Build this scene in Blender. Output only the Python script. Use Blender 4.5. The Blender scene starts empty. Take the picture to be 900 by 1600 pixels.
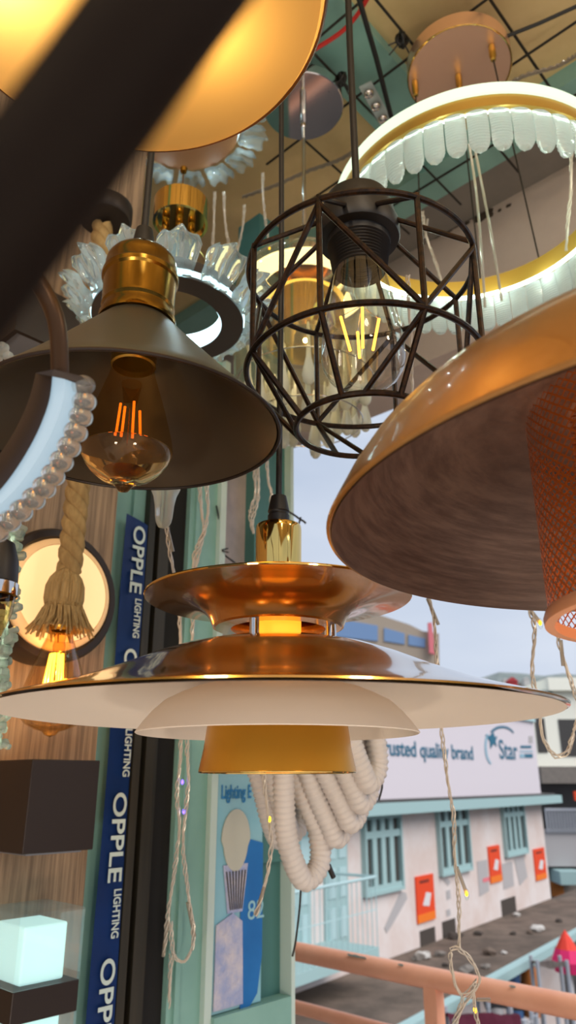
import bpy, bmesh, math, random
from mathutils import Vector, Matrix
random.seed(11)
R = math.radians; PI = math.pi
sc = bpy.context.scene
COL = sc.collection

# ------------------------------------------------------------------ camera
CAM = Vector((0, 0, 1.6)); PITCH = R(20.0); F = 1155.0
S, Cc = math.sin(PITCH), math.cos(PITCH)
cd = bpy.data.cameras.new('camera'); cam = bpy.data.objects.new('camera', cd); COL.objects.link(cam)
cam.location = CAM; cam.rotation_euler = (PI/2 + PITCH, 0, 0)
cd.sensor_fit = 'VERTICAL'; cd.sensor_height = 36.0; cd.lens = 36.0*F/1600
cd.clip_start = .01; cd.clip_end = 2000
cd.dof.use_dof = True; cd.dof.focus_distance = .66; cd.dof.aperture_fstop = 8.6
sc.camera = cam

def ray(px, py):
    x = (px-450)/F; y = (800-py)/F
    return Vector((x, Cc-y*S, S+y*Cc))
def P(px, py, d): return CAM + ray(px, py)*d
def onz(px, py, z):
    r = ray(px, py); return CAM + r*((z-CAM.z)/r.z)
def onpl(px, py, p0, n):
    r = ray(px, py); return CAM + r*((p0-CAM).dot(n)/r.dot(n))
def zat(X, Y, py):                      # height at which the plumb line through X,Y crosses picture row py
    k = (800-py)/F
    return CAM.z + Y*(S+k*Cc)/(Cc-k*S)
def dep(X, Y, z): return Y*Cc + (z-CAM.z)*S
def pp(X, Y, rows):                     # (row, half width in px) -> (radius, z)
    out = []
    for py, r in rows:
        z = zat(X, Y, py); out.append((r*dep(X, Y, z)/F, z))
    return out

# ------------------------------------------------------------------ materials
def lin(c):
    f = lambda v: v/12.92 if v <= .04045 else ((v+.055)/1.055)**2.4
    return tuple(f(v/255.0) for v in c[:3]) + (1.0,)
MATS = {}
def mat(name, c, rough=.5, metal=0, emit=0, ecol=None, noise=0, nscale=20, c2=None, stretch=(1, 1, 1), bump=0, coat=0, alpha=1, spec=.5):
    m = bpy.data.materials.new(name); m.use_nodes = True
    nt = m.node_tree; b = nt.nodes['Principled BSDF']
    b.inputs['Base Color'].default_value = lin(c); b.inputs['Roughness'].default_value = rough
    b.inputs['Metallic'].default_value = metal; b.inputs['Specular IOR Level'].default_value = spec
    if coat: b.inputs['Coat Weight'].default_value = coat; b.inputs['Coat Roughness'].default_value = .06; b.inputs['Coat IOR'].default_value = 1.7
    if emit:
        b.inputs['Emission Color'].default_value = lin(ecol or c); b.inputs['Emission Strength'].default_value = emit
    if alpha < 1: b.inputs['Alpha'].default_value = alpha
    if c2 or bump:
        tc = nt.nodes.new('ShaderNodeTexCoord'); mp = nt.nodes.new('ShaderNodeMapping')
        mp.inputs['Scale'].default_value = stretch
        nt.links.new(tc.outputs['Object'], mp.inputs['Vector'])
        nz = nt.nodes.new('ShaderNodeTexNoise'); nz.inputs['Scale'].default_value = nscale
        nz.inputs['Detail'].default_value = 6; nz.inputs['Roughness'].default_value = .65
        nt.links.new(mp.outputs['Vector'], nz.inputs['Vector'])
        if c2:
            cr = nt.nodes.new('ShaderNodeValToRGB')
            cr.color_ramp.elements[0].position = .38; cr.color_ramp.elements[1].position = .62
            cr.color_ramp.elements[0].color = lin(c); cr.color_ramp.elements[1].color = lin(c2)
            nt.links.new(nz.outputs['Fac'], cr.inputs['Fac']); nt.links.new(cr.outputs['Color'], b.inputs['Base Color'])
        if bump:
            bp = nt.nodes.new('ShaderNodeBump'); bp.inputs['Strength'].default_value = bump; bp.inputs['Distance'].default_value = .01
            nt.links.new(nz.outputs['Fac'], bp.inputs['Height']); nt.links.new(bp.outputs['Normal'], b.inputs['Normal'])
    MATS[name] = m
    return m
def thin_glass(name, tint=(255, 255, 255), refl=1.0, rough=.02, haze=0.0, ior=1.5, base=.02):
    """thin clear shell: see-through with a mirror edge, optionally a little frosted"""
    m = bpy.data.materials.new(name); m.use_nodes = True; nt = m.node_tree; nt.nodes.clear()
    out = nt.nodes.new('ShaderNodeOutputMaterial'); tr = nt.nodes.new('ShaderNodeBsdfTransparent')
    tr.inputs['Color'].default_value = lin(tint)
    gl = nt.nodes.new('ShaderNodeBsdfGlossy'); gl.inputs['Roughness'].default_value = rough
    lw = nt.nodes.new('ShaderNodeLayerWeight'); lw.inputs['Blend'].default_value = .25
    ma = nt.nodes.new('ShaderNodeMath'); ma.operation = 'MULTIPLY_ADD'; ma.inputs[1].default_value = .75*refl; ma.inputs[2].default_value = base
    ma.use_clamp = True
    nt.links.new(lw.outputs['Facing'], ma.inputs[0])
    pw = nt.nodes.new('ShaderNodeMath'); pw.operation = 'POWER'; pw.inputs[1].default_value = 1.6
    nt.links.new(ma.outputs[0], pw.inputs[0])
    mx = nt.nodes.new('ShaderNodeMixShader'); nt.links.new(pw.outputs[0], mx.inputs['Fac'])
    nt.links.new(tr.outputs[0], mx.inputs[1]); nt.links.new(gl.outputs[0], mx.inputs[2])
    last = mx
    if haze:
        df = nt.nodes.new('ShaderNodeBsdfTranslucent'); d2 = nt.nodes.new('ShaderNodeBsdfDiffuse')
        df.inputs['Color'].default_value = lin(tint); d2.inputs['Color'].default_value = lin(tint)
        ad = nt.nodes.new('ShaderNodeMixShader'); nt.links.new(df.outputs[0], ad.inputs[1]); nt.links.new(d2.outputs[0], ad.inputs[2])
        m2 = nt.nodes.new('ShaderNodeMixShader'); m2.inputs['Fac'].default_value = haze
        nt.links.new(mx.outputs[0], m2.inputs[1]); nt.links.new(ad.outputs[0], m2.inputs[2]); last = m2
    nt.links.new(last.outputs[0], out.inputs['Surface']); MATS[name] = m
    return m
def crystal(name, tint=(240, 250, 248), haze=.4, rough=.03):
    m = bpy.data.materials.new(name); m.use_nodes = True; nt = m.node_tree; nt.nodes.clear()
    out = nt.nodes.new('ShaderNodeOutputMaterial'); g = nt.nodes.new('ShaderNodeBsdfGlass')
    g.inputs['Color'].default_value = lin(tint); g.inputs['Roughness'].default_value = rough; g.inputs['IOR'].default_value = 1.45
    t = nt.nodes.new('ShaderNodeBsdfTranslucent'); d = nt.nodes.new('ShaderNodeBsdfDiffuse')
    t.inputs['Color'].default_value = lin(tint); d.inputs['Color'].default_value = lin(tint)
    a = nt.nodes.new('ShaderNodeMixShader'); nt.links.new(t.outputs[0], a.inputs[1]); nt.links.new(d.outputs[0], a.inputs[2])
    mx = nt.nodes.new('ShaderNodeMixShader'); mx.inputs['Fac'].default_value = haze
    nt.links.new(g.outputs[0], mx.inputs[1]); nt.links.new(a.outputs[0], mx.inputs[2]); nt.links.new(mx.outputs[0], out.inputs['Surface'])
    MATS[name] = m; return m
def frosted(name, c, frac=.6):
    m = bpy.data.materials.new(name); m.use_nodes = True; nt = m.node_tree; nt.nodes.clear()
    out = nt.nodes.new('ShaderNodeOutputMaterial')
    t = nt.nodes.new('ShaderNodeBsdfTranslucent'); d = nt.nodes.new('ShaderNodeBsdfDiffuse')
    t.inputs['Color'].default_value = lin(c); d.inputs['Color'].default_value = lin(c)
    a = nt.nodes.new('ShaderNodeMixShader'); a.inputs['Fac'].default_value = 1-frac
    nt.links.new(t.outputs[0], a.inputs[1]); nt.links.new(d.outputs[0], a.inputs[2]); nt.links.new(a.outputs[0], out.inputs['Surface'])
    MATS[name] = m; return m

black = mat('black_plastic', (24, 22, 21), .45)
blackcable = mat('black_cable', (20, 18, 17), .5)
blackmetal = mat('black_metal_worn', (26, 22, 19), .38, .6, c2=(62, 42, 26), nscale=160)
darkbrown = mat('dark_brown_metal', (46, 36, 31), .42, .3)
bronze = mat('bronze_tube', (70, 48, 28), .35, .6)
barmat = mat('dark_bar', (20, 13, 9), .7, 0, spec=.1)
goldpaint = mat('gold_lacquer', (206, 150, 54), .18, .85, coat=1)
goldmat = mat('gold_satin', (216, 156, 52), .3, .8)
goldup = mat('copper_gold_lacquer', (210, 144, 58), .22, .8, coat=.6)
goldchrome = mat('gold_chrome', (225, 190, 110), .06, 1)
rosegold = mat('rose_gold_mirror', (255, 208, 172), .3, .85)
chrome = mat('chrome', (215, 212, 210), .07, 1)
brass = mat('antique_brass', (128, 98, 38), .2, 1, c2=(158, 122, 54), nscale=18, stretch=(1, 1, .2))
brassband = mat('brass_band', (190, 152, 70), .3, .9)
whiteenamel = mat('white_enamel', (232, 222, 210), .6)
shadegold = mat('shade_gold_lacquer', (196, 148, 86), .34, .65, coat=.4, c2=(172, 122, 62), nscale=9)
shadebrown = mat('shade_brown_brushed', (84, 62, 52), .45, .25, c2=(112, 88, 76), nscale=16, stretch=(1, 1, 14))
coppermesh = mat('copper_mesh', (200, 104, 34), .34, .45)
peach = mat('peach_rim', (226, 160, 118), .45)
conegrey = mat('cone_outer_grey', (98, 97, 84), .36, .5)
coneinner = mat('cone_inner_brown', (82, 74, 62), .4, .5)
bulbglass = thin_glass('bulb_glass', (252, 250, 246), 1.35, base=.05)
amberglass = thin_glass('amber_bulb_glass', (252, 230, 188), 1.3, base=.06)
smokeglass = thin_glass('smoked_bulb_glass', (250, 236, 208), .35, base=.0)
clearglass = thin_glass('clear_glass', (246, 250, 248), 1.0)
drumglass = thin_glass('drum_glass', (244, 242, 228), 1.3, haze=.06)
acrylic = thin_glass('acrylic', (240, 248, 250), 1.1, base=.07, haze=.1)
cableclear = thin_glass('clear_cable', (215, 205, 190), 1.2, rough=.15, base=.25, haze=.45)
cabledull = mat('string_cable', (204, 194, 180), .25, .2)
cryst = crystal('crystal', (250, 255, 254), haze=.42)
crystfrill = crystal('crystal_fluted', (248, 255, 255), haze=.22)
crystgreen = crystal('crystal_green', (240, 252, 242), .5)
beadm = crystal('bead_crystal', (252, 250, 246), .2)
dropm = crystal('drop_crystal', (255, 253, 240), .6)
fil_orange = mat('filament_orange', (255, 130, 30), .5, emit=.9, ecol=(255, 120, 20))
fil_warm = mat('filament_warm', (255, 190, 70), .5, emit=3.0, ecol=(255, 178, 60))
drumled = mat('drum_led', (255, 240, 196), .5, emit=1.6, ecol=(255, 234, 170))
fil_hot = mat('filament_hot', (255, 200, 80), .5, emit=9.0, ecol=(255, 178, 50))
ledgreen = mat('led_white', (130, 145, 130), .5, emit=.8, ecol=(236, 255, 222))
glowstrip = mat('glow_strip', (236, 255, 240), .5, emit=5, ecol=(226, 255, 238))  # for the added glowing strip behind the chandelier crystals
ledcool = mat('led_cool', (220, 250, 255), .5, emit=2.2, ecol=(205, 246, 255))
ledcres = mat('led_crescent', (120, 130, 138), .5, emit=.42, ecol=(190, 224, 244))
ledblock = mat('led_block', (215, 248, 244), .5, emit=.55, ecol=(204, 248, 243))
ledamber = mat('led_amber', (255, 190, 40), .5, emit=5, ecol=(255, 180, 20))
ledviolet = mat('led_violet', (120, 90, 255), .5, emit=4, ecol=(110, 80, 255))
ledblue = mat('led_blue', (150, 170, 255), .5, emit=6, ecol=(150, 170, 255))
lampface = mat('lamp_face', (255, 226, 176), .5, emit=.5, ecol=(255, 218, 150))
lampside = mat('lamp_face_side', (250, 205, 150), .5, emit=.2, ecol=(250, 196, 130))
wood = mat('wood_panel', (168, 138, 108), .6, c2=(122, 98, 76), nscale=22, stretch=(7, 7, .22))
teal = mat('teal_paint', (122, 164, 154), .45, c2=(132, 174, 164), nscale=5)
tealdark = mat('teal_paint_dark', (66, 112, 108), .5)
olive = mat('olive_metal', (56, 50, 38), .5, .2, c2=(40, 37, 28), nscale=4, stretch=(6, 6, .4))
blackvoid = mat('black_gap', (12, 10, 9), .9)
bannerblue = mat('banner_blue', (18, 66, 140), .4, c2=(24, 60, 124), nscale=7)
bannertext = mat('banner_lettering', (200, 214, 208), .5)
ply = mat('ply_ceiling', (216, 188, 136), .7, c2=(200, 172, 120), nscale=3)
concrete = mat('grey_concrete', (132, 124, 116), .85, c2=(122, 115, 108), nscale=5)
cream = mat('cream_plaster', (205, 188, 176), .8, c2=(196, 178, 166), nscale=4)
stain = mat('dark_stain', (70, 58, 48), .9)
floorm = mat('shop_floor', (206, 198, 190), .6, c2=(190, 182, 174), nscale=6)
salmon = mat('salmon_paint', (248, 184, 152), .42, c2=(240, 172, 140), nscale=6)
rope = mat('jute_rope', (176, 144, 92), .9, c2=(150, 120, 74), nscale=90, stretch=(1, 1, .3), bump=.3)
twine = mat('jute_fibre', (186, 154, 102), .9, c2=(158, 128, 80), nscale=260, stretch=(1, 1, .06), bump=.4)
hose = mat('white_conduit', (212, 205, 200), .5)
wire = mat('grid_wire', (38, 34, 28), .5, .4)
redcable = mat('red_cable', (196, 40, 34), .45)
posterblue = mat('poster_blue', (30, 110, 178), .4, c2=(22, 98, 164), nscale=6)
posterpale = mat('poster_pale', (130, 182, 196), .35, c2=(150, 190, 198), nscale=5)
posterwhite = mat('poster_white', (206, 200, 196), .5)
posterglobe = mat('poster_globe', (186, 184, 168), .5)
postertext = mat('poster_lettering', (34, 118, 172), .5)
wrapm = mat('crumpled_wrap', (196, 190, 198), .3, c2=(150, 160, 196), nscale=22, bump=.8)
framewhite = mat('frame_pale_edge', (186, 204, 196), .5)
pane = mat('reflection_pane', (176, 160, 154), .25, c2=(150, 140, 136), nscale=6)  # grey-pink reflection in the glass painted in as the pane's colour
facade = mat('facade_white', (214, 204, 202), .85, c2=(206, 195, 194), nscale=1.2)
facadepink = mat('facade_pinkish', (212, 194, 186), .85, c2=(222, 212, 208), nscale=1.0)
signboard = mat('signboard_white', (216, 208, 214), .7)
signtext = mat('sign_lettering', (36, 104, 130), .6)
signlight = mat('sign_light_blue', (140, 178, 196), .6)
aqua = mat('aqua_paint', (160, 190, 190), .6)
aquapale = mat('aqua_pale', (178, 206, 208), .6)
paneldark = mat('dark_glass', (70, 66, 62), .3)
posterorange = mat('poster_orange', (228, 70, 22), .6)
posteramber = mat('poster_amber', (238, 120, 24), .6)
greyprint = mat('grey_print', (176, 172, 172), .8)
brownprint = mat('brown_print', (120, 40, 24), .7)
darkvent = mat('vent_dark', (70, 62, 56), .9)
dirt = mat('dirty_slab', (118, 102, 90), .95, c2=(88, 76, 66), nscale=1.6)
creamb = mat('cream_building', (248, 246, 230), .8)
tanb = mat('tan_building', (172, 156, 138), .85)
bluegl = mat('blue_glass', (120, 150, 190), .25)
pinksign = mat('pink_sign', (226, 120, 128), .6)
hillm = mat('hill_green_grey', (140, 148, 146), .95, c2=(112, 122, 118), nscale=.05)
housem = mat('far_house', (196, 192, 186), .9)
roofred = mat('red_roof', (176, 60, 62), .9)
asphalt = mat('asphalt', (84, 78, 74), .95, c2=(64, 60, 58), nscale=.8)
tarpblack = mat('black_tarp', (34, 32, 34), .7)
maroon = mat('maroon_cloth', (110, 34, 58), .8)
magenta = mat('magenta_cloth', (232, 40, 110), .7)
redcloth = mat('red_cloth', (230, 62, 44), .7)
whitecloth = mat('white_cloth', (216, 214, 214), .8)
greycanvas = mat('grey_canvas', (128, 116, 110), .8)
bluedrum = mat('blue_plastic', (70, 110, 160), .5)
orangepl = mat('orange_plastic', (186, 112, 44), .6)
railgrey = mat('rail_grey', (168, 172, 180), .6)
dishyellow = frosted('dish_diffuser', (253, 206, 124), .6)
dishmetal = mat('dish_rim', (92, 58, 26), .35, .7)
discbrown = mat('disc_brown', (150, 104, 66), .55)
ringbrown = mat('ring_brown', (74, 66, 62), .5, .2)
ringgold = mat('ring_gold', (184, 146, 62), .4, .5)
sqpanel = mat('square_panel', (130, 134, 142), .5)
amberlit = mat('amber_lit_tube', (255, 180, 60), .4, emit=1.2, ecol=(255, 160, 40))

# ------------------------------------------------------------------ mesh helpers
def frame_of(t):
    t = t.normalized(); a = Vector((0, 0, 1)) if abs(t.z) < .9 else Vector((1, 0, 0))
    x = a.cross(t).normalized(); return x, t.cross(x)
def tube(bm, pts, r, seg=8, closed=False, caps=True):
    pts = [Vector(p) for p in pts]; n = len(pts); rings = []
    t0 = (pts[1]-pts[0]); x, y = frame_of(t0); pt = t0.normalized()
    for i in range(n):
        if closed: t = pts[(i+1) % n]-pts[i-1]
        else: t = pts[min(i+1, n-1)]-pts[max(i-1, 0)]
        if t.length < 1e-9: t = pt.copy()
        t.normalize(); ax = pt.cross(t)
        if ax.length > 1e-7:
            q = Matrix.Rotation(pt.angle(t), 3, ax.normalized()); x = q @ x; y = q @ y
        pt = t
        rr = r[i] if isinstance(r, (list, tuple)) else r
        rings.append([bm.verts.new(pts[i]+(x*math.cos(2*PI*k/seg)+y*math.sin(2*PI*k/seg))*rr) for k in range(seg)])
    for i in range(n if closed else n-1):
        a, b = rings[i], rings[(i+1) % n]
        off = 0
        if closed and i == n-1:
            off = min(range(seg), key=lambda o: (a[0].co-b[o].co).length)
        for k in range(seg):
            bm.faces.new((a[k], a[(k+1) % seg], b[(k+1+off) % seg], b[(k+off) % seg]))
    if caps and not closed:
        bm.faces.new(rings[0][::-1]); bm.faces.new(rings[-1])
    return bm
def lathe(bm, prof, X, Y, seg=48, axis=None, cap0=False, cap1=False, z0=0):
    """prof: (radius, z) list, revolved about the plumb line X,Y"""
    rings = []
    for r, z in prof:
        if r < 1e-6: rings.append([bm.verts.new((X, Y, z+z0))])
        else: rings.append([bm.verts.new((X+r*math.cos(2*PI*k/seg), Y+r*math.sin(2*PI*k/seg), z+z0)) for k in range(seg)])
    for a, b in zip(rings, rings[1:]):
        for k in range(seg):
            k2 = (k+1) % seg
            if len(a) == 1 and len(b) == 1: continue
            if len(a) == 1: bm.faces.new((a[0], b[k2], b[k]))
            elif len(b) == 1: bm.faces.new((a[k], a[k2], b[0]))
            else: bm.faces.new((a[k], a[k2], b[k2], b[k]))
    if cap0 and len(rings[0]) > 1: bm.faces.new(rings[0])
    if cap1 and len(rings[-1]) > 1: bm.faces.new(rings[-1][::-1])
    return bm
def shell(prof, th):
    """closed profile of a thin shell: outer profile and the same inset"""
    inn = []
    n = len(prof)
    for i in range(n):
        a = prof[max(i-1, 0)]; b = prof[min(i+1, n-1)]
        dx, dz = b[0]-a[0], b[1]-a[1]; l = math.hypot(dx, dz) or 1
        inn.append((max(prof[i][0]-dz/l*th, 0), prof[i][1]+dx/l*th))
    return inn
def box(bm, c, sx, sy, sz, ax=None):
    """box centred at c with full sizes along axes ax (3 vectors)"""
    X, Y, Z = ax or (Vector((1, 0, 0)), Vector((0, 1, 0)), Vector((0, 0, 1)))
    c = Vector(c); v = []
    for i in (-.5, .5):
        for j in (-.5, .5):
            for k in (-.5, .5): v.append(bm.verts.new(c+X*sx*i+Y*sy*j+Z*sz*k))
    for f in ((0, 1, 3, 2), (4, 6, 7, 5), (0, 4, 5, 1), (2, 3, 7, 6), (0, 2, 6, 4), (1, 5, 7, 3)): bm.faces.new([v[i] for i in f])
    return bm
def bevel(bm, w, seg=2):
    bmesh.ops.bevel(bm, geom=list(bm.edges), offset=w, segments=seg, affect='EDGES', profile=.5); return bm
def prism(bm, pts, nrm):
    """extrude a polygon (3D points) along nrm"""
    a = [bm.verts.new(p) for p in pts]; b = [bm.verts.new(Vector(p)+nrm) for p in pts]
    bm.faces.new(a[::-1]); bm.faces.new(b); n = len(pts)
    for i in range(n): bm.faces.new((a[i], a[(i+1) % n], b[(i+1) % n], b[i]))
    return bm
def ellipsoid(bm, c, sx, sy, sz, ax=None, u=12, v=8, ridges=0, amp=0):
    X, Y, Z = ax or (Vector((1, 0, 0)), Vector((0, 1, 0)), Vector((0, 0, 1)))
    c = Vector(c); rows = []
    for j in range(v+1):
        th = PI*j/v; row = []
        for i in range(u if 0 < j < v else 1):
            ph = 2*PI*i/u; m = 1+amp*math.cos(ridges*ph)
            row.append(bm.verts.new(c+X*sx*math.sin(th)*math.cos(ph)*m+Y*sy*math.sin(th)*math.sin(ph)*m+Z*sz*math.cos(th)))
        rows.append(row)
    for j in range(v):
        a, b = rows[j], rows[j+1]
        for i in range(u):
            i2 = (i+1) % u
            if len(a) == 1: bm.faces.new((a[0], b[i], b[i2]))
            elif len(b) == 1: bm.faces.new((a[i], b[0], a[i2]))
            else: bm.faces.new((a[i], b[i], b[i2], a[i2]))
    return bm
def spline(pts, n=8):
    pts = [Vector(p) for p in pts]; out = []
    for i in range(len(pts)-1):
        p0 = pts[max(i-1, 0)]; p1 = pts[i]; p2 = pts[i+1]; p3 = pts[min(i+2, len(pts)-1)]
        for k in range(n):
            t = k/n
            out.append(.5*((2*p1)+(p2-p0)*t+(2*p0-5*p1+4*p2-p3)*t*t+(3*p1-p0-3*p2+p3)*t**3))
    out.append(pts[-1]); return out
def new(): return bmesh.new()

ORG = {}
def tag(o, label=None, cat=None, group=None, kind=None):
    if label: o['label'] = label
    if cat: o['category'] = cat
    if group: o['group'] = group
    if kind: o['kind'] = kind
    return o
def thing(name, label, cat, loc, group=None):
    o = bpy.data.objects.new(name, None); COL.objects.link(o); o.location = loc; o.empty_display_size = .05
    ORG[o.name] = Vector(loc); return tag(o, label, cat, group)
def obj(name, bm, m, parent=None, smooth=False, at=None, autos=None, label=None):
    bmesh.ops.recalc_face_normals(bm, faces=list(bm.faces))
    me = bpy.data.meshes.new(name)
    if parent is not None: org = ORG[parent.name]
    elif at is not None: org = Vector(at)
    else:
        xs = [v.co for v in bm.verts]
        org = Vector(((min(v.x for v in xs)+max(v.x for v in xs))/2, (min(v.y for v in xs)+max(v.y for v in xs))/2, min(v.z for v in xs)))
    for v in bm.verts: v.co -= org
    if smooth:
        lim = R(autos or 40)
        for f in bm.faces: f.smooth = True
        for e in bm.edges:
            if len(e.link_faces) == 2 and e.calc_face_angle(0) > lim: e.smooth = False
    bm.to_mesh(me); bm.free()
    for mm in (m if isinstance(m, (list, tuple)) else [m]): me.materials.append(mm)
    o = bpy.data.objects.new(name, me); COL.objects.link(o)
    if parent is not None: o.parent = parent
    else: o.location = org
    ORG[o.name] = org
    if label: o['label'] = label
    return o
def struct(name, bm, m, **k):
    o = obj(name, bm, m, **k); o['kind'] = 'structure'; return o
def text(name, body, size, org, X, Y, m, parent=None, depth=.002, bold=0, squeeze=1, align='LEFT'):
    cu = bpy.data.curves.new(name, 'FONT'); cu.body = body; cu.size = size; cu.extrude = depth/2; cu.offset = bold; cu.align_x = align
    t = bpy.data.objects.new(name+'_tmp', cu); COL.objects.link(t)
    dg = bpy.context.evaluated_depsgraph_get(); dg.update()
    me = bpy.data.meshes.new_from_object(t.evaluated_get(dg)); bpy.data.objects.remove(t)
    X = X.normalized(); Y = Y.normalized(); Z = X.cross(Y)
    po = ORG[parent.name] if parent is not None else Vector(org)
    for v in me.vertices:
        c = v.co; v.co = Vector(org)+X*c.x*squeeze+Y*c.y+Z*(c.z+depth/2)-po
    me.materials.clear(); me.materials.append(m)
    o = bpy.data.objects.new(name, me); COL.objects.link(o)
    if parent is not None: o.parent = parent
    else: o.location = po
    ORG[o.name] = po; return o
def light(name, loc, power, col=(255, 190, 110), rad=.02):
    l = bpy.data.lights.new(name, 'POINT'); l.energy = power; l.color = lin(col)[:3]; l.shadow_soft_size = rad
    o = bpy.data.objects.new(name, l); COL.objects.link(o); o.location = loc; return o
def dup(o, parent, rz=None, loc=None):
    c = o.copy(); COL.objects.link(c); c.parent = parent; ORG[c.name] = ORG[o.name]
    if rz is not None: c.rotation_euler = (0, 0, rz)
    if loc is not None: c.location = loc
    return c
def ringpts(X, Y, z, r, n=72): return [Vector((X+r*math.cos(2*PI*k/n), Y+r*math.sin(2*PI*k/n), z)) for k in range(n)]

# ================================================================== ARCHITECTURE
A = R(43); U = Vector((math.sin(A), math.cos(A), 0)); N = Vector((math.cos(A), -math.sin(A), 0)); V = Vector((-math.cos(A), math.sin(A), 0)); ZU = Vector((0, 0, 1))
W0 = P(95, 925, 1.25)                                     # a point of the left wall
def wl(px, py, off=0): return onpl(px, py, W0+N*off, N)   # picture point -> left wall (moved off the wall by off)
def su(p): return (p-W0).dot(U)
def WP(s, z, off=0): q = W0+U*s+N*off; return Vector((q.x, q.y, z))
CZ = 3.2
def wbox(bm, s0, s1, z0, z1, o0, o1): return box(bm, WP((s0+s1)/2, (z0+z1)/2, (o0+o1)/2), s1-s0, o1-o0, z1-z0, (U, N, ZU))
sx = lambda px, py=1400: su(wl(px, py))
s_pan, s_teal, s_ban, s_jamb, s_gap, s_post, s_case, s_end = sx(131), sx(140), sx(145), sx(185), sx(240), sx(268), sx(318), sx(449)
b = new(); wbox(b, -2.4, s_pan, 0, CZ, -.06, 0); struct('wall_left', b, wood)
b = new(); wbox(b, s_pan, s_teal+.03, 0, 2.45, -.06, -.012); struct('trim_1', b, teal)
b = new()
for i, (a0, a1, o) in enumerate(((0, .22, .012), (.22, .42, -.01), (.42, .7, .008), (.7, 1, -.012))):
    wbox(b, s_jamb+.002+(s_gap-s_jamb-.002)*a0, s_jamb+.002+(s_gap-s_jamb-.002)*a1, 0, 2.45, -.06, o)
struct('trim_2', b, olive)
b = new(); wbox(b, s_teal+.03, s_jamb+.002, 0, 2.45, -.06, -.004); struct('trim_3', b, teal)
b = new(); wbox(b, s_gap, s_post, 0, 2.45, -.08, -.012); struct('trim_4', b, blackvoid)  # black strip standing in for the shadow of a recessed gap
b = new(); wbox(b, s_post, s_case, 0, 2.5, -.1, 0); wbox(b, s_post+.012, s_post+.022, 0, 2.5, 0, .006); struct('trim_5', b, teal)
b = new(); wbox(b, s_case, s_case+.016, 0, 2.5, -.1, .012); struct('trim_6', b, framewhite)
b = new(); wbox(b, -2.4, su(onpl(425, 1400, W0-N*1.6, N)), 0, CZ, -1.7, -1.6); struct('wall_back', b, olive)
b = new(); wbox(b, s_pan, s_case+.02, .2, 2.45, -.3, -.2); struct('wall_recess', b, blackvoid)
# showcase beside the opening: pane above, packed bulb carton below
s_inner = sx(405); s_right = sx(437)
zsill = wl(420, 1560).z
b = new(); wbox(b, s_case+.016, s_end, 1.1, 2.5, -.1, -.03); struct('window_1', b, pane)
b = new(); wbox(b, s_right-.05, s_end-.01, 0, 2.5, -.1, -.01); struct('trim_7', b, tealdark)
b = new(); wbox(b, s_end-.01, s_end, 0, 2.5, -.1, .02); struct('trim_8', b, framewhite)
b = new(); wbox(b, s_case+.016, s_end-.01, zsill-.06, zsill, -.1, .02); struct('trim_9', b, teal)
b = new(); wbox(b, sx(398, 800), sx(452, 800), 1.45, 3.0, -.08, .0); struct('trim_10', b, tealdark)

# carton with the printed bulb
c0, c1 = s_case+.018, s_inner; zt, zb = wl(360, 1100).z, zsill+.001
t = thing('bulb_carton', 'blue cardboard lamp carton with a printed bulb picture in the green framed showcase', 'box', WP((c0+c1)/2, zb, -.03))
w = c1-c0
b = new(); wbox(b, c0, c1, zb, zt, -.03, .008); obj('carton', bevel(b, .002), posterpale, t)
def wpoly(pts, o): return [WP(c0+w*x, z, o) for x, z in pts]
zz = lambda py: wl(360, py).z
b = new(); prism(b, wpoly([(.56, zz(1600)+.0), (.9, zz(1560)), (.99, zz(1500)), (.99, zz(1320)), (.6, zz(1310)), (.52, zz(1400))], .009), N*.0012); obj('blue_print', b, posterblue, t)
b = new(); globe = [(.4+.3*math.cos(a)*(1 if math.sin(a) > -.2 else .86), zz(1312)+(zz(1264)-zz(1312))*math.sin(a)) for a in [2*PI*k/28 for k in range(28)]]
prism(b, wpoly(globe, .009), N*.002); obj('printed_globe', b, posterglobe, t)
b = new(); prism(b, wpoly([(.15, zz(1350)), (.66, zz(1350)), (.56, zz(1425)), (.26, zz(1425))], .009), N*.0016); obj('printed_heatsink', b, wrapm, t)
b = new()
for k in range(7):
    x = .2+.065*k; prism(b, wpoly([(x, zz(1360)), (x+.02, zz(1360)), (.3+.038*k+.014, zz(1420)), (.3+.038*k, zz(1420))], .0112), N*.001)
obj('printed_fins', b, paneldark, t)
b = new(); prism(b, wpoly([(.03, zz(1570)), (.6, zz(1570)), (.56, zz(1440)), (.36, zz(1425)), (.04, zz(1440))], .0095), N*.002); obj('crumpled_wrap', b, wrapm, t)
text('lettering', 'Lighting E', .034, WP(c0+w*.07, zz(1247), .009), U, ZU, postertext, t, .0008, .0006, .6)
text('size_print', '82', .045, WP(c0+w*.66, zz(1440), .0105), U, ZU, posterpale, t, .0008)

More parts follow.
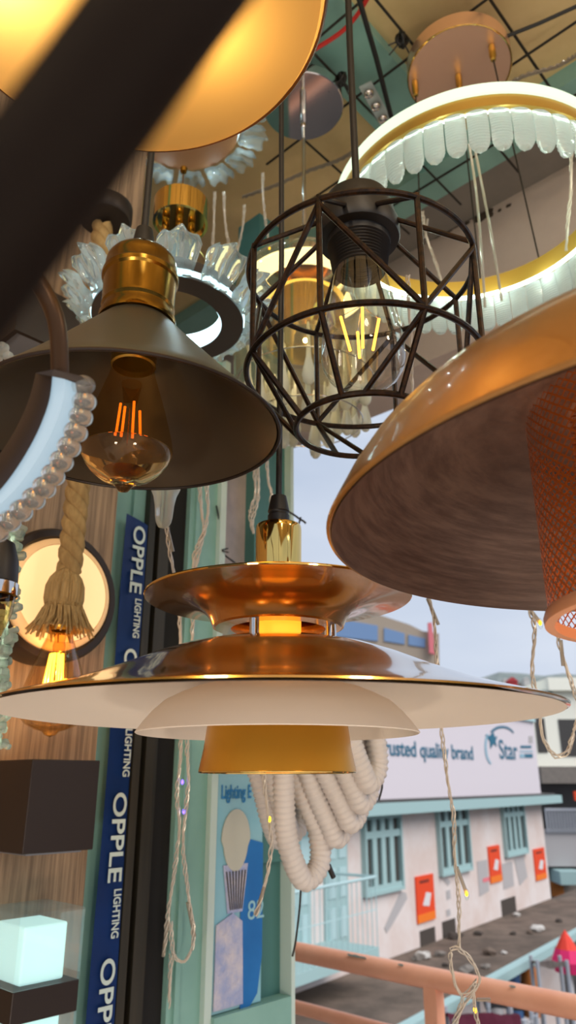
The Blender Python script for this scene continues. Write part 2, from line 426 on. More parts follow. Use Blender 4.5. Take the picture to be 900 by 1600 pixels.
# ceiling, beams, lintel
bc = lambda p, q: (p+q)/2
uu = lambda p: Vector((p.x, p.y, 0)).dot(U)
vv = lambda p: Vector((p.x, p.y, 0)).dot(V)
def uvbox(bm, u0, u1, v0, v1, z0, z1): return box(bm, U*(u0+u1)/2+V*(v0+v1)/2+ZU*(z0+z1)/2, u1-u0, v1-v0, z1-z0, (U, V, ZU))
u_b0, u_b1 = uu(onz(850, 190, CZ)), uu(onz(850, 126, CZ))
u_b0, u_b1 = min(u_b0, u_b1), max(u_b0, u_b1)
u_l = uu(onz(750, 332, CZ))
b = new(); uvbox(b, -2.2, u_b0+.05, -3.5, 2.6, CZ, CZ+.08); struct('ceiling', b, ply)
b = new(); uvbox(b, u_b0, u_b1, -3.5, 2.6, CZ-.05, CZ+.05); struct('trim_11', b, teal)
b = new(); uvbox(b, u_b1-.02, u_l+.1, -3.5, 2.6, CZ-.005, CZ+.1); struct('ceiling_balcony', b, concrete)
vt = vv(onz(530, 75, CZ-.03)); vt2 = vv(onz(575, 60, CZ-.03))
b = new(); uvbox(b, -2.2, u_b0, vt-.075, vt+.075, CZ-.03, CZ+.03); struct('trim_12', b, teal)
LP = U*u_l
zl = onpl(650, 572, LP, U).z
b = new(); uvbox(b, u_l, u_l+.18, -3.5, 2.6, zl, CZ+.1); lint = struct('wall_front', b, cream)
b = new()
for k in range(16):
    p = onpl(596+k*13+random.uniform(-4, 4), 402-k*5.2+random.uniform(-3, 3), LP, U)
    w2, h2 = random.uniform(.006, .022), random.uniform(.003, .009)
    if k == 12: w2, h2 = .04, .017
    prism(b, [p+V*w2*math.cos(a)*random.uniform(.7, 1.2)+ZU*h2*math.sin(a)*random.uniform(.7, 1.3)-U*.0008 for a in [2*PI*i/9 for i in range(9)]], U*.0016)
st = obj('wall_stain', b, stain, lint); st['label'] = 'row of dark damp stains'
b = new(); uvbox(b, -2.2, 2.5, -3.5, 2.6, -.15, 0); struct('floor', b, floorm)

# wire grid under the ceiling
GZ = CZ-.09
g = thing('wire_grid', 'black welded wire grid fixed under the yellow plywood ceiling', 'wire grid', Vector((.3, 1.2, GZ)))
gu0, gu1, gv0, gv1 = .2, u_b1+.02, -1.9, 1.06
b = new(); tube(b, [U*gu0+V*0+ZU*GZ, U*gu1+ZU*GZ], .0032, 6); w1 = obj('wire', b, wire, g)
base = vv(onz(555, 150, GZ)); n = 0
for k in range(-8, 9):
    v = base+.172*k
    if gv0 < v < gv1:
        if n == 0: w1.location = V*v
        else: dup(w1, g, loc=V*v)
        n += 1
b = new(); tube(b, [V*gv0+ZU*(GZ-.006), V*gv1+ZU*(GZ-.006)], .0032, 6); w2 = obj('wire', b, wire, g)
base = uu(onz(555, 150, GZ)); n = 0
for k in range(-8, 9):
    u = base+.172*k
    if gu0 < u < gu1:
        if n == 0: w2.location = U*u
        else: dup(w2, g, loc=U*u)
        n += 1
for px, py, lb in ((628, 62, 'black cable tie knot on the wire grid beside the rose gold ceiling plate'), (533, 124, 'black cable tie knot on the wire grid above the silver ceiling plate')):
    b = new(); q = onz(px, py, GZ); x = Vector((1, 0, 0))
    for k in range(5):
        a = random.uniform(0, PI); r = random.uniform(.010, .016)
        ax = Vector((math.cos(a), math.sin(a), random.uniform(-.5, .5))).normalized(); e1, e2 = frame_of(ax)
        tube(b, [q+(e1*math.cos(2*PI*i/14)+e2*math.sin(2*PI*i/14))*r for i in range(14)], .0035, 6, True)
    for k in range(4):
        a = random.uniform(0, 2*PI); tube(b, [q, q+Vector((math.cos(a)*.03, math.sin(a)*.03, -.01-.01*k))], .0018, 5)
    tag(obj('cable_tie', b, blackcable, at=q, smooth=True), lb, 'cable tie')

# ================================================================== WALL LAMPS ON THE WOOD PANEL
lz = W0.z
t = thing('round_wall_lamp', 'round wall lamp with a dark rim and glowing cream face behind the rope pendant', 'wall lamp', wl(80, 932, .03)-N*.03)
def wring(bm, c, prof, seg=56):                      # prof: (radius, off)
    rings = [[c+(U*math.cos(2*PI*k/seg)+ZU*math.sin(2*PI*k/seg))*r+N*o for k in range(seg)] for r, o in prof]
    vs = [[bm.verts.new(p) for p in q] for q in rings]
    for a, c2 in zip(vs, vs[1:]):
        for k in range(seg): bm.faces.new((a[k], a[(k+1) % seg], c2[(k+1) % seg], c2[k]))
    return vs
lc = wl(80, 932, .03)-N*.03; RB = .109
b = new(); vs = wring(b, lc, [(RB, .001), (RB, .05), (RB-.004, .056), (RB-.014, .056), (RB-.017, .05), (RB-.017, .03)]); b.faces.new(vs[0]); b.faces.new(vs[-1]); obj('bezel', b, darkbrown, t, True)
b = new(); vs = wring(b, lc, [(RB-.018, .04), (RB-.019, .06), (RB-.024, .066), (RB-.03, .068)]); obj('diffuser_rim', b, lampside, t, True)
b = new(); vs = wring(b, lc, [(RB-.0305, .067), (RB-.034, .069), (RB-.06, .071), (.02, .072)]); b.faces.new(vs[-1]); obj('diffuser', b, lampface, t, True)

def wall_box(name, label, pxl, pxr, pyt, pyb, prot, m):
    a = wl(pxl, (pyt+pyb)/2, prot); c = wl(pxr, (pyt+pyb)/2, prot)
    z1 = wl((pxl+pxr)/2, pyt, prot).z; z0 = wl((pxl+pxr)/2, pyb, prot).z
    return su(a), su(c), z0, z1
s0, s1, z0, z1 = wall_box('', '', 43, 151, 1187, 1331, .11, None)
t = thing('cube_wall_lamp', 'plain dark brown cube wall lamp below the rope pendant bulb', 'wall lamp', WP((s0+s1)/2, z0, 0), 'square wall lamps on the wood panel')
b = new(); wbox(b, s0, s1, z0, z1, .002, .11); obj('body', bevel(b, .0015), darkbrown, t)
b = new(); wbox(b, s0+.012, s1-.012, z0-.003, z0+.001, .014, .098); obj('lens', b, sqpanel, t)
s0, s1, z0, z1 = wall_box('', '', 18, 121, 1541, 1592, .11, None)
t = thing('block_wall_lamp', 'dark wall lamp with a lit acrylic block on top, lowest on the wood panel', 'wall lamp', WP((s0+s1)/2, z0, 0), 'square wall lamps on the wood panel')
b = new(); wbox(b, s0, s1, z0, z1, .002, .11); obj('body', bevel(b, .0015), darkbrown, t)
hh = .088
b = new(); wbox(b, s0, s1, z1, z1+hh, .004, .11); obj('acrylic_cover', b, acrylic, t)
b = new(); wbox(b, s0+.016, s1-.016, z1+.001, z1+hh*.8, .02, .095); obj('lit_block', bevel(b, .003), ledblock, t)
b = new(); wbox(b, s0, s1, z0-hh, z0, .004, .11); obj('acrylic_cover', b, acrylic, t)
b = new(); wbox(b, s0+.016, s1-.016, z0-hh*.8, z0-.001, .02, .095); obj('lit_block', bevel(b, .003), ledblock, t)
# square lamp high on the panel, seen from below
pc = wl(23, 514, .12); s0 = su(pc); z0 = pc.z
t = thing('cube_wall_lamp', 'dark square wall lamp seen from below behind the cone pendant rim', 'wall lamp', WP(s0+.055, z0, 0), 'square wall lamps on the wood panel')
b = new()
wbox(b, s0, s0+.008, z0, z0+.1, .002, .12); wbox(b, s0+.102, s0+.11, z0, z0+.1, .002, .12); wbox(b, s0+.008, s0+.102, z0, z0+.1, .112, .12); wbox(b, s0+.008, s0+.102, z0, z0+.1, .002, .01); wbox(b, s0+.008, s0+.102, z0+.06, z0+.1, .01, .112)
obj('body', b, darkbrown, t)
b = new(); wbox(b, s0+.009, s0+.101, z0+.018, z0+.03, .011, .111); obj('lens', b, sqpanel, t)

# banner
z1, z0 = wl(200, 806).z, .3
t = thing('banner_strip', 'narrow blue plastic banner strip with white lettering running down the door jamb', 'banner', WP((s_ban+s_jamb)/2, z0, 0))
b = new(); cols = 6; rows = 40; gv = []
for j in range(rows+1):
    for i in range(cols+1):
        z = z0+(z1-z0)*j/rows; s = s_ban+(s_jamb-s_ban)*i/cols
        if j == rows: z -= .012*i/cols
        gv.append(b.verts.new(WP(s, z, .010+.002*math.sin(z*9+i*.5))))
for j in range(rows):
    for i in range(cols): b.faces.new((gv[j*7+i], gv[j*7+i+1], gv[j*7+8+i], gv[j*7+7+i]))
bmesh.ops.solidify(b, geom=list(b.faces), thickness=.0015)
obj('strip', b, bannerblue, t, True)
bw = s_jamb-s_ban
def ban(body, py0, py1, xl, hfrac, bold):
    pa = wl(180, py0).z; pb = wl(170, py1).z; ln = pa-pb
    size = bw*hfrac/.70
    cu = bpy.data.curves.new('m', 'FONT'); cu.body = body; cu.size = size; tmp = bpy.data.objects.new('m', cu); COL.objects.link(tmp)
    bpy.context.view_layer.update(); wd = tmp.dimensions.x; bpy.data.objects.remove(tmp)
    text('lettering', body, size, WP(s_ban+bw*xl, pa, .0168), -ZU, U, bannertext, t, .0006, bold, ln/wd)
ban('OPPLE', 816, 920, .30, .52, .0006); ban('LIGHTING', 932, 992, .58, .27, .0004)
ban('OPPLE', 1012, 1122, .30, .52, .0006); ban('LIGHTING', 1138, 1212, .58, .27, .0004)
ban('OPPLE', 1237, 1374, .30, .52, .0006); ban('LIGHTING', 1386, 1462, .58, .27, .0004)
ban('OPPLE', 1490, 1640, .30, .52, .0006)

# ================================================================== BALCONY RAILING
RZ = 1.02
pr = onz(675, 1529, RZ); u_r = uu(pr)
t = thing('balcony_railing', 'salmon pink painted tubular metal balcony railing above the street', 'railing', U*u_r+V*vv(pr))
rail = lambda v, z: U*u_r+V*v+ZU*z
z2 = onpl(480, 1578, U*u_r, U).z
b = new(); tube(b, [rail(-2.6, RZ), rail(2.4, RZ)], .031, 20); obj('rail', b, salmon, t, True)
b = new(); tube(b, [rail(-2.6, z2), rail(2.4, z2)], .021, 16); obj('rail', b, salmon, t, True)
b = new(); tube(b, [rail(-2.6, .2), rail(2.4, .2)], .021, 16); obj('rail', b, salmon, t, True)
v0 = vv(onpl(678, 1565, U*u_r, U)); 
b = new(); box(b, rail(v0, RZ/2), .045, .045, RZ-.02, (U, V, ZU)); p1 = obj('post', b, salmon, t)
for k in (-1, 1, 2): dup(p1, t, loc=V*k*.8)
b = new()
for px, py, s in ((555, 1498, 1), (545, 1494, .7), (566, 1500, .6), (625, 1512, .5), (800, 1545, .5)):
    q = onpl(px, py, U*(u_r-.03), U); q = rail(vv(q), 0); z = RZ+.0312
    prism(b, [Vector((q.x, q.y, z-.006))-U*.021+V*.022*s*math.cos(a)*random.uniform(.6, 1.2)+(ZU*.7-U*.7)*.006*s*math.sin(a) for a in [2*PI*i/8 for i in range(8)]], (ZU-U)*.003)
obj('chipped_paint', b, aqua, t, label='flakes of old blue paint')

# ================================================================== TIERED GOLD PENDANT
GX, GY = P(434, 1114, .68).x, P(434, 1114, .68).y
g_ = lambda rows: pp(GX, GY, rows)
t = thing('tiered_pendant', 'glossy gold three-tier pendant lamp with white inner shades, hanging lowest in the middle', 'pendant lamp', Vector((GX, GY, zat(GX, GY, 1207))))
def lshell(rows, th, name, m, par, seg=96, autos=40):
    o = rows; i = shell(o, th)
    b = new(); lathe(b, o+i[::-1]+[o[0]], GX, GY, seg); return obj(name, b, m, par, True, autos=autos)
lshell(g_([(56, 1), (56, 2)]) and g_([(980, 100), (968, 104), (957, 112), (949, 124), (943, 140), (939, 160), (937, 185), (936, 205)]), -.0016, 'upper_shade', goldup, t)
b = new(); r, z = g_([(936.3, 205)])[0]; tube(b, ringpts(GX, GY, z, r, 96), .0013, 8, True); obj('upper_rim', b, goldchrome, t, True)
b = new(); lathe(b, g_([(980, 100), (983, 98), (984, 74), (981, 72), (968, 72)]), GX, GY, 72); obj('neck_ring', b, goldup, t, True)
b = new(); lathe(b, g_([(905, 35.5), (898, 36), (830, 36), (824, 35.5), (822, 34), (822, 10)]), GX, GY, 56, cap0=True); obj('cap', b, goldchrome, t, True)
b = new(); lathe(b, g_([(935, 205), (930, 60), (905, 36)]), GX, GY, 72); obj('upper_cover', b, goldpaint, t, True)
b = new(); lathe(b, g_([(822, 17), (806, 17), (805, 16), (803, 15.5), (801, 16), (800, 17), (797, 16.5), (785, 14), (776, 12), (775, 6)]), GX, GY, 28, cap0=True, cap1=True); obj('cord_grip', b, blackcable, t, True)
b = new(); z = zat(GX, GY, 777); tube(b, [Vector((GX, GY, z)), Vector((GX+.002, GY, z+.3)), Vector((GX-.002, GY+.001, GZ+.002))], .0033, 10); obj('cord', b, blackcable, t, True)
lshell(g_([(1011, 96), (1013, 124), (1022, 160), (1036, 200), (1052, 238), (1067, 276), (1083, 320), (1098, 370), (1108, 408), (1114, 428), (1115, 431)]), .0014, 'main_shade', goldpaint, t, 128)
b = new(); lathe(b, [(r_-.0006, z_-.0022) for r_, z_ in g_([(1013, 122), (1022, 158), (1036, 198), (1052, 236), (1067, 274), (1083, 318), (1098, 368), (1108, 406), (1114, 427)])], GX, GY, 128); obj('shade_lining', b, whiteenamel, t, True)
lshell(g_([(1074, 108), (1080, 130), (1089, 152), (1100, 174), (1116, 192), (1132, 206), (1148, 218)]), .0014, 'inner_shade', whiteenamel, t, 96)
lshell(g_([(1080, 103), (1130, 107), (1170, 113), (1206, 121)]), .0012, 'bottom_sleeve', goldmat, t, 96)
b = new(); r, z = g_([(1206.5, 121)])[0]; tube(b, ringpts(GX, GY, z, r, 96), .0012, 8, True); obj('bottom_rim', b, goldchrome, t, True)
rp, z0_ = g_([(1012, 90)])[0]; z1_ = g_([(972, 90)])[0][1]
for k, a in enumerate((248, 335, 128, 40)):
    x, y = GX+rp*math.cos(R(a)), GY+rp*math.sin(R(a))
    b = new(); lathe(b, [(.0045, z0_-.004), (.0045, z1_)], x, y, 16, cap0=True, cap1=True); obj('spacer_post', b, chrome, t, True)
b = new(); lathe(b, g_([(1060, 36), (960, 36), (930, 36)]), GX, GY, 40); obj('bulb_sleeve', b, amberlit, t, True)
b = new(); lathe(b, g_([(1078, 96), (1078, 40), (1060, 36)]), GX, GY, 40); obj('lamp_plate', b, whiteenamel, t, True)

# ================================================================== CONE PENDANT
h = .31; KX, KY = -.489*h, 2.04*h
k_ = lambda rows: pp(KX, KY, rows)
t = thing('cone_pendant', 'dark grey cone pendant with antique brass socket and smoked diamond-tip bulb', 'pendant lamp', Vector((KX, KY, zat(KX, KY, 767))))
Rr = .145
zr = CAM.z+h; zt_ = zat(KX, KY, 505)
pr_ = [(Rr, zr), (Rr-.0015, zr+.003)]+[(Rr+(.033-Rr)*f, zr+.003+(zt_-zr-.003)*(f**1.08)) for f in (.15, .3, .5, .7, .85, 1)]
b = new(); lathe(b, pr_+[(.012, zt_+.003)], KX, KY, 112); obj('shade', b, conegrey, t, True)
b = new(); lathe(b, [(r_-.0025, z_-.0022) for r_, z_ in pr_[1:]]+[(.012, zt_-.001)], KX, KY, 112); obj('shade_lining', b, coneinner, t, True)
b = new(); tube(b, ringpts(KX, KY, zr+.0005, Rr-.001, 112), .0018, 8, True); obj('rim', b, darkbrown, t, True)
b = new(); lathe(b, k_([(508, 30), (508, 60), (500, 60), (494, 56), (488, 55), (484, 57), (480, 56), (443, 56), (440, 59), (434, 59), (430, 56), (418, 55), (411, 53), (405, 48), (401, 40), (399, 28), (399, 10)]), KX, KY, 48); obj('socket', b, brass, t, True, autos=30)
b = new(); lathe(b, k_([(400, 22), (392, 22), (388, 20), (386, 17), (374, 16), (360, 13), (358, 7)]), KX, KY, 24, cap1=True); obj('cord_grip', b, blackcable, t, True)
b = new(); z = zat(KX, KY, 360); tube(b, [Vector((KX, KY, z)), Vector((KX+.001, KY, z+.3)), Vector((KX, KY, GZ+.002))], .0037, 10); obj('cord', b, blackcable, t, True)
b = new(); lathe(b, k_([(540, 35), (572, 35), (574, 32), (566, 30)]), KX, KY, 40); obj('bulb_collar', b, brassband, t, True)
bl = obj('bulb', lathe(new(), k_([(570, 31), (590, 36), (615, 45), (640, 54), (665, 62), (685, 68), (700, 71), (708, 71)]), KX, KY, 64), smokeglass, t, True)
tip = crystal('bulb_tip_glass', (248, 236, 214), .02)
rows = [(706, 71), (714, 69), (724, 63), (736, 53), (746, 40), (752, 28), (756, 17), (762, 12), (767, 8), (769, 0)]
inner = [(754, 0), (748, 16), (744, 26), (737, 40), (728, 53), (718, 63), (706, 69.2)]
b = new(); lathe(b, k_(rows+inner), KX, KY, 64); obj('bulb_tip', b, tip, bl, True)
b = new(); lathe(b, k_([(744, 1), (742, 22), (735, 32), (733, 20), (733, 0)]), KX, KY, 32); obj('tip_reflector', b, brass, bl, True)
mm = dep(KX, KY, 1.9)/F
for dx, dy, a0, a1 in ((-18, -4, 632, 688), (-7, -10, 640, 692), (9, -6, 630, 692), (20, 0, 642, 686)):
    b = new(); tube(b, [Vector((KX+dx*mm*.8, KY+dy*mm, zat(KX, KY, a0))), Vector((KX+dx*mm, KY+dy*mm*1.2, zat(KX, KY, a1)))], .0013, 8); obj('filament', b, fil_orange, bl)
b = new(); lathe(b, k_([(600, 16), (615, 13), (628, 11), (634, 9), (634, 0)]), KX, KY, 20); tube(b, [Vector((KX, KY, zat(KX, KY, 634))), Vector((KX, KY, zat(KX, KY, 700)))], .0006, 6); obj('glass_stem', b, amberglass, bl, True)

# ================================================================== BLACK CAGE PENDANT
CX, CY = .0768, .655
c_ = lambda rows: pp(CX, CY, rows)
t = thing('cage_pendant', 'black wire cage pendant lamp with a clear teardrop filament bulb', 'pendant lamp', Vector((CX, CY, 1.6+.327)))
RT, RBt = .119, .069; zT, zM, zB = 1.6+.508, 1.6+.387, 1.6+.327
br = .0031
for nm, rr, zz_ in (('top_ring', RT, zT), ('middle_ring', RT, zM), ('bottom_ring', RBt, zB)):
    b = new(); tube(b, ringpts(CX, CY, zz_, rr, 80), br, 8, True); obj(nm, b, blackmetal, t, True)
ang = [R(-90-22.5+45*k-1.5) for k in range(8)]
pt = lambda a, r, z: Vector((CX+r*math.cos(a), CY+r*math.sin(a), z))
zh = zat(CX, CY, 352)
for k in range(8):
    a = ang[k]; a2 = ang[(k+1) % 8]
    b = new(); tube(b, [pt(a, RT, zT+.004), pt(a, RT, zM)], br*.95, 8); obj('upright_bar', b, blackmetal, t, True)
    b = new(); tube(b, [pt(a, RT, zM), pt(a, RBt, zB)], br*.95, 8); obj('taper_bar', b, blackmetal, t, True)
    b = new(); tube(b, [pt(a if k % 2 == 0 else a2, RT, zT-.005), pt(a2 if k % 2 == 0 else a, RT, zM+.002)], br*.95, 8); obj('diagonal_bar', b, blackmetal, t, True)
    if k % 2 == 0:
        b = new(); tube(b, [pt(a2, RT, zM), pt((a+a2)/2-.1, RBt, zB)], br*.85, 8); obj('lower_diagonal', b, blackmetal, t, True)
    b = new(); tube(b, [pt(a, RT, zT+.002), pt(a, .038, zh-.004)], br*.9, 8); obj('spoke', b, blackmetal, t, True)
rib = []
for k in range(9):
    q = 386+k*4.2; r_ = 49-.7*k; rib += [(q, r_), (q+1.5, r_-3), (q+2.8, r_-3)]
b = new(); lathe(b, c_([(286, 6), (288, 12), (302, 14), (305, 20), (309, 38), (316, 50), (330, 56), (346, 59), (354, 59), (356, 64), (372, 65), (376, 63), (378, 50)]+rib+[(424, 41), (424, 30)]), CX, CY, 56); obj('lampholder', b, black, t, True, autos=30)
b = new(); z = zat(CX, CY, 288); tube(b, [Vector((CX, CY, z)), Vector((CX-.001, CY, z+.2)), Vector((CX, CY, GZ+.002))], .0042, 10); obj('cord', b, blackcable, t, True)
bl = obj('bulb', lathe(new(), c_([(418, 38), (432, 41), (455, 46), (485, 54), (515, 61), (540, 65), (560, 66), (575, 63), (588, 55), (597, 43), (603, 28), (606, 12), (607, 0)]), CX, CY, 64), bulbglass, t, True)
b = new(); lathe(b, c_([(424, 22), (440, 16), (452, 11), (466, 10), (474, 9), (476, 0)]), CX, CY, 24); tube(b, [Vector((CX, CY, zat(CX, CY, 474))), Vector((CX, CY, zat(CX, CY, 556)))], .0005, 6); obj('glass_stem', b, clearglass, bl, True)
m2 = dep(CX, CY, 2.0)/F
for dx, dy, dx2, dy2, a0, a1 in ((-34, -4, -20, 0, 497, 548), (-6, 12, -5, 6, 512, 556), (0, -14, -1, -8, 488, 548), (28, 2, 16, 2, 497, 546)):
    b = new(); tube(b, [Vector((CX+dx*m2, CY+dy*m2, zat(CX, CY, a0))), Vector((CX+dx2*m2, CY+dy2*m2, zat(CX, CY, a1)))], .0015, 8); obj('filament', b, fil_warm, bl)
    b = new(); tube(b, [Vector((CX, CY, zat(CX, CY, 478))), Vector((CX+dx*m2, CY+dy*m2, zat(CX, CY, a0)))], .0003, 5); obj('lead_wire', b, chrome, bl)

# ================================================================== BIG GOLD SHADE WITH A MESH SLEEVE
h = .15; SX, SY = 1.83*h, 2.87*h; RS = 1.67*h; zs = 1.6+h
t = thing('mesh_pendant', 'large gold bowl pendant shade with brown inside and orange mesh sleeve', 'pendant lamp', Vector((SX, SY, 1.6+.094)))
dome = [(RS, 0), (RS-.003, .007), (RS-.012, .024), (RS-.024, .042), (RS-.038, .057), (RS-.058, .069), (RS-.09, .079), (RS-.14, .085), (.04, .088), (.03, .088)]
b = new(); lathe(b, [(r_, zs+z_) for r_, z_ in dome], SX, SY, 144); obj('bowl', b, shadegold, t, True)
b = new(); lathe(b, [(r_-.003, zs+z_-.002) for r_, z_ in dome[:-1]]+[(.01, zs+.085)], SX, SY, 144); obj('bowl_lining', b, shadebrown, t, True)
b = new(); tube(b, ringpts(SX, SY, zs+.0003, RS-.0016, 144), .0018, 8, True); obj('rim', b, shadegold, t, True)
RC = .114; zb_ = 1.6+.0965; zt2 = zs+.082; NS = 84; NR = 40
b = new(); vv_ = []
for j in range(NR+1):
    z = zb_+(zt2-zb_)*j/NR
    vv_.append([b.verts.new((SX+RC*math.cos(2*PI*(i+.5*(j % 2))/NS), SY+RC*math.sin(2*PI*(i+.5*(j % 2))/NS), z)) for i in range(NS)])
for j in range(NR-1):
    for i in range(NS):
        o = (j % 2)
        b.faces.new((vv_[j][i], vv_[j+1][(i+o) % NS], vv_[j+2][i], vv_[j+1][(i+o-1) % NS]))
bmesh.ops.wireframe(b, faces=list(b.faces), thickness=.0019, use_replace=True, use_boundary=True, use_even_offset=False)
obj('mesh_sleeve', b, coppermesh, t)
b = new(); vv_ = []; R2 = .085; NS2 = 60
for j in range(NR+1):
    z = zb_+.05+(zt2-zb_-.05)*j/NR
    vv_.append([b.verts.new((SX+R2*math.cos(2*PI*(i+.5*(j % 2))/NS2), SY+R2*math.sin(2*PI*(i+.5*(j % 2))/NS2), z)) for i in range(NS2)])
for j in range(NR-1):
    for i in range(NS2):
        o = (j % 2)
        b.faces.new((vv_[j][i], vv_[j+1][(i+o) % NS2], vv_[j+2][i], vv_[j+1][(i+o-1) % NS2]))
bmesh.ops.wireframe(b, faces=list(b.faces), thickness=.0019, use_replace=True, use_boundary=True, use_even_offset=False)
obj('inner_sleeve', b, coppermesh, t)
b = new(); lathe(b, [(RC-.003, zb_-.004), (RC+.003, zb_-.004), (RC+.0035, zb_), (RC+.002, zb_+.004), (RC-.002, zb_+.004), (RC-.003, zb_-.004)], SX, SY, 96); obj('sleeve_rim', b, peach, t, True)
b = new(); z = zs+.087; lathe(b, [(.03, z), (.03, z+.05), (.008, z+.055)], SX, SY, 32); obj('cap', b, shadegold, t, True)
b = new(); tube(b, [Vector((SX, SY, z+.05)), Vector((SX, SY, GZ+.002))], .004, 8); obj('cord', b, blackcable, t, True)
bb = obj('bulb', ellipsoid(new(), (SX, SY, zs+.035), .03, .03, .04, u=20, v=12), lampface, t, True)
light('mesh_bulb', Vector((SX-.05, SY-.045, zs-.015)), .25, (255, 180, 100), .004)

# ================================================================== CRYSTAL RING CHANDELIER
HX, HY = .316, 1.022; RH = .232; zH = 1.6+.905
t = thing('ring_chandelier', 'large gold ring chandelier with a lit white band and a fringe of clear ribbed crystals', 'chandelier', Vector((HX, HY, zH-.06)))
b = new(); lathe(b, [(RH, zH), (RH, zH+.04), (RH-.012, zH+.04), (RH-.012, zH), (RH, zH)], HX, HY, 120); obj('ring_band', b, ringgold, t, True)
b = new(); lathe(b, [(RH+.0005, zH+.02), (RH+.004, zH+.021), (RH+.004, zH+.039), (RH+.0005, zH+.04)], HX, HY, 120); obj('light_band', b, ledgreen, t, True)
b = new(); lathe(b, [(RH-.0135, zH+.003), (RH-.0098, zH-.0005), (RH-.0098, zH-.003), (RH-.0135, zH-.001), (RH-.0135, zH+.003)], HX, HY, 120); obj('added_glow_strip', b, glowstrip, t)  # glowing strip added on the inner side to light the crystals from behind
NP = 46; first = None
bw_ = 2*PI*RH/NP*.47
b = new(); nz_ = 30; nx = 9; fr = []; bk = []
for j in range(nz_+1):
    f = j/nz_; wd = bw_*(1 if f < .72 else math.sqrt(max(0, 1-((f-.72)/.28)**2))*.85+.15); zz_ = -.003-.074*f; rbs = .0016 if j % 2 else 0
    if j == nz_: wd = bw_*.12
    bulge = .004*math.sin(PI*f)
    fr.append([b.verts.new((RH-.006+.005+rbs+bulge-.004*((i/(nx-1)*2-1)**2), wd*(i/(nx-1)*2-1), zz_)) for i in range(nx)])
    bk.append([b.verts.new((RH-.006-.003-rbs+bulge+.003*((i/(nx-1)*2-1)**2), wd*(i/(nx-1)*2-1), zz_)) for i in range(nx)])
for j in range(nz_):
    for i in range(nx-1):
        b.faces.new((fr[j][i], fr[j][i+1], fr[j+1][i+1], fr[j+1][i])); b.faces.new((bk[j][i], bk[j+1][i], bk[j+1][i+1], bk[j][i+1]))
    b.faces.new((fr[j][0], fr[j+1][0], bk[j+1][0], bk[j][0])); b.faces.new((fr[j][-1], bk[j][-1], bk[j+1][-1], fr[j+1][-1]))
b.faces.new(fr[0][::-1]+bk[0]); b.faces.new(fr[-1]+bk[-1][::-1])
for v in b.verts: v.co += Vector((HX, HY, zH))
first = obj('crystal', b, cryst, t, True, autos=60)
o0 = ORG[t.name]; 
for v in first.data.vertices: pass
first.rotation_euler = (0, 0, 0)
for k in range(1, NP): dup(first, t, rz=2*PI*k/NP)

for k in range(14):
    a = 2*PI*(k+.5)/14; light('ring_fill', Vector((HX+(RH-.03)*math.cos(a), HY+(RH-.03)*math.sin(a), zH-.012)), .1, (228, 255, 236), .002)  # point lights added inside the ring to brighten the crystals
hR = 1.45; RX, RY = .257*hR, .818*hR; RR = .0765*hR; zR = 1.6+hR
cp = thing('ceiling_plate', 'round rose gold mirrored ceiling plate with three brass cord grips above the ring chandelier', 'ceiling plate', Vector((RX, RY, zR)))
b = new(); lathe(b, [(0, zR), (RR-.003, zR), (RR, zR+.002), (RR, zR+.036), (RR-.004, zR+.038), (0, zR+.038)], RX, RY, 80); obj('plate', b, rosegold, cp, True, autos=30)
b = new(); tube(b, ringpts(RX, RY, zR, RR-.001, 80), .0018, 8, True); obj('rim', b, goldchrome, cp, True)
for px, py in ((648, 128), (716, 118), (768, 72)):
    q = onz(px, py, zR)
    gp = obj('cord_grip', lathe(new(), [(.0062, 0), (.0072, -.004), (.0072, -.03), (.0055, -.034), (.0055, -.04), (.002, -.041)], q.x, q.y, 18, z0=zR, cap0=True, cap1=True), brassband, cp, True, autos=30)
    e = Vector((q.x-HX, q.y-HY, 0)).normalized()*RH+Vector((HX, HY, zH+.036))
    b = new(); tube(b, [q-ZU*.04, e], .0016, 6); obj('suspension_wire', b, wire, gp)

# ================================================================== SILVER PLATE AND GLASS DRUM PENDANT
hS = 1.47; TX, TY = .024*hS, .88*hS; RSi = .0635*hS; zS = 1.6+hS
t = thing('drum_pendant', 'silver ceiling plate and rod carrying a clear glass drum with hanging crystal drops', 'pendant lamp', Vector((TX, TY, zat(TX, TY, 660))))
t_ = lambda rows: pp(TX, TY, rows)
b = new(); lathe(b, [(0, zS), (RSi-.002, zS), (RSi, zS+.002), (RSi, zS+.026), (0, zS+.028)], TX, TY, 72); obj('ceiling_plate', b, chrome, t, True, autos=30)
b = new(); lathe(b, [(.0075, zS), (.0075, zS-.05), (.006, zS-.056), (.004, zS-.06)], TX, TY, 20, cap1=True); obj('cord_grip', b, chrome, t, True, autos=30)
b = new(); z = zat(TX, TY, 395); tube(b, [Vector((TX, TY, zS-.05)), Vector((TX, TY, z))], .0042, 10); obj('rod', b, chrome, t, True)
b = new(); lathe(b, t_([(392, 6), (393, 26), (412, 28), (428, 60), (434, 64), (440, 62), (440, 0)]), TX, TY, 48); obj('top_cap', b, chrome, t, True, autos=30)
b = new(); lathe(b, t_([(470, 50), (474, 62), (536, 62), (540, 58), (540, 0)]), TX, TY, 56); obj('metal_drum', b, goldchrome, t, True, autos=30)
b = new(); lathe(b, t_([(422, 60), (428, 84), (440, 100), (456, 108), (480, 111), (560, 112), (600, 112)]), TX, TY, 80); obj('glass_drum', b, drumglass, t, True)
b = new(); lathe(b, t_([(540, 72), (545, 78), (600, 80), (640, 80)]), TX, TY, 64); obj('inner_glass', b, drumglass, t, True)
b = new(); lathe(b, t_([(452, 66), (452, 98), (456, 98), (456, 66)]), TX, TY, 64); obj('light_ring', b, drumled, t, True)
zq = zat(TX, TY, 600)
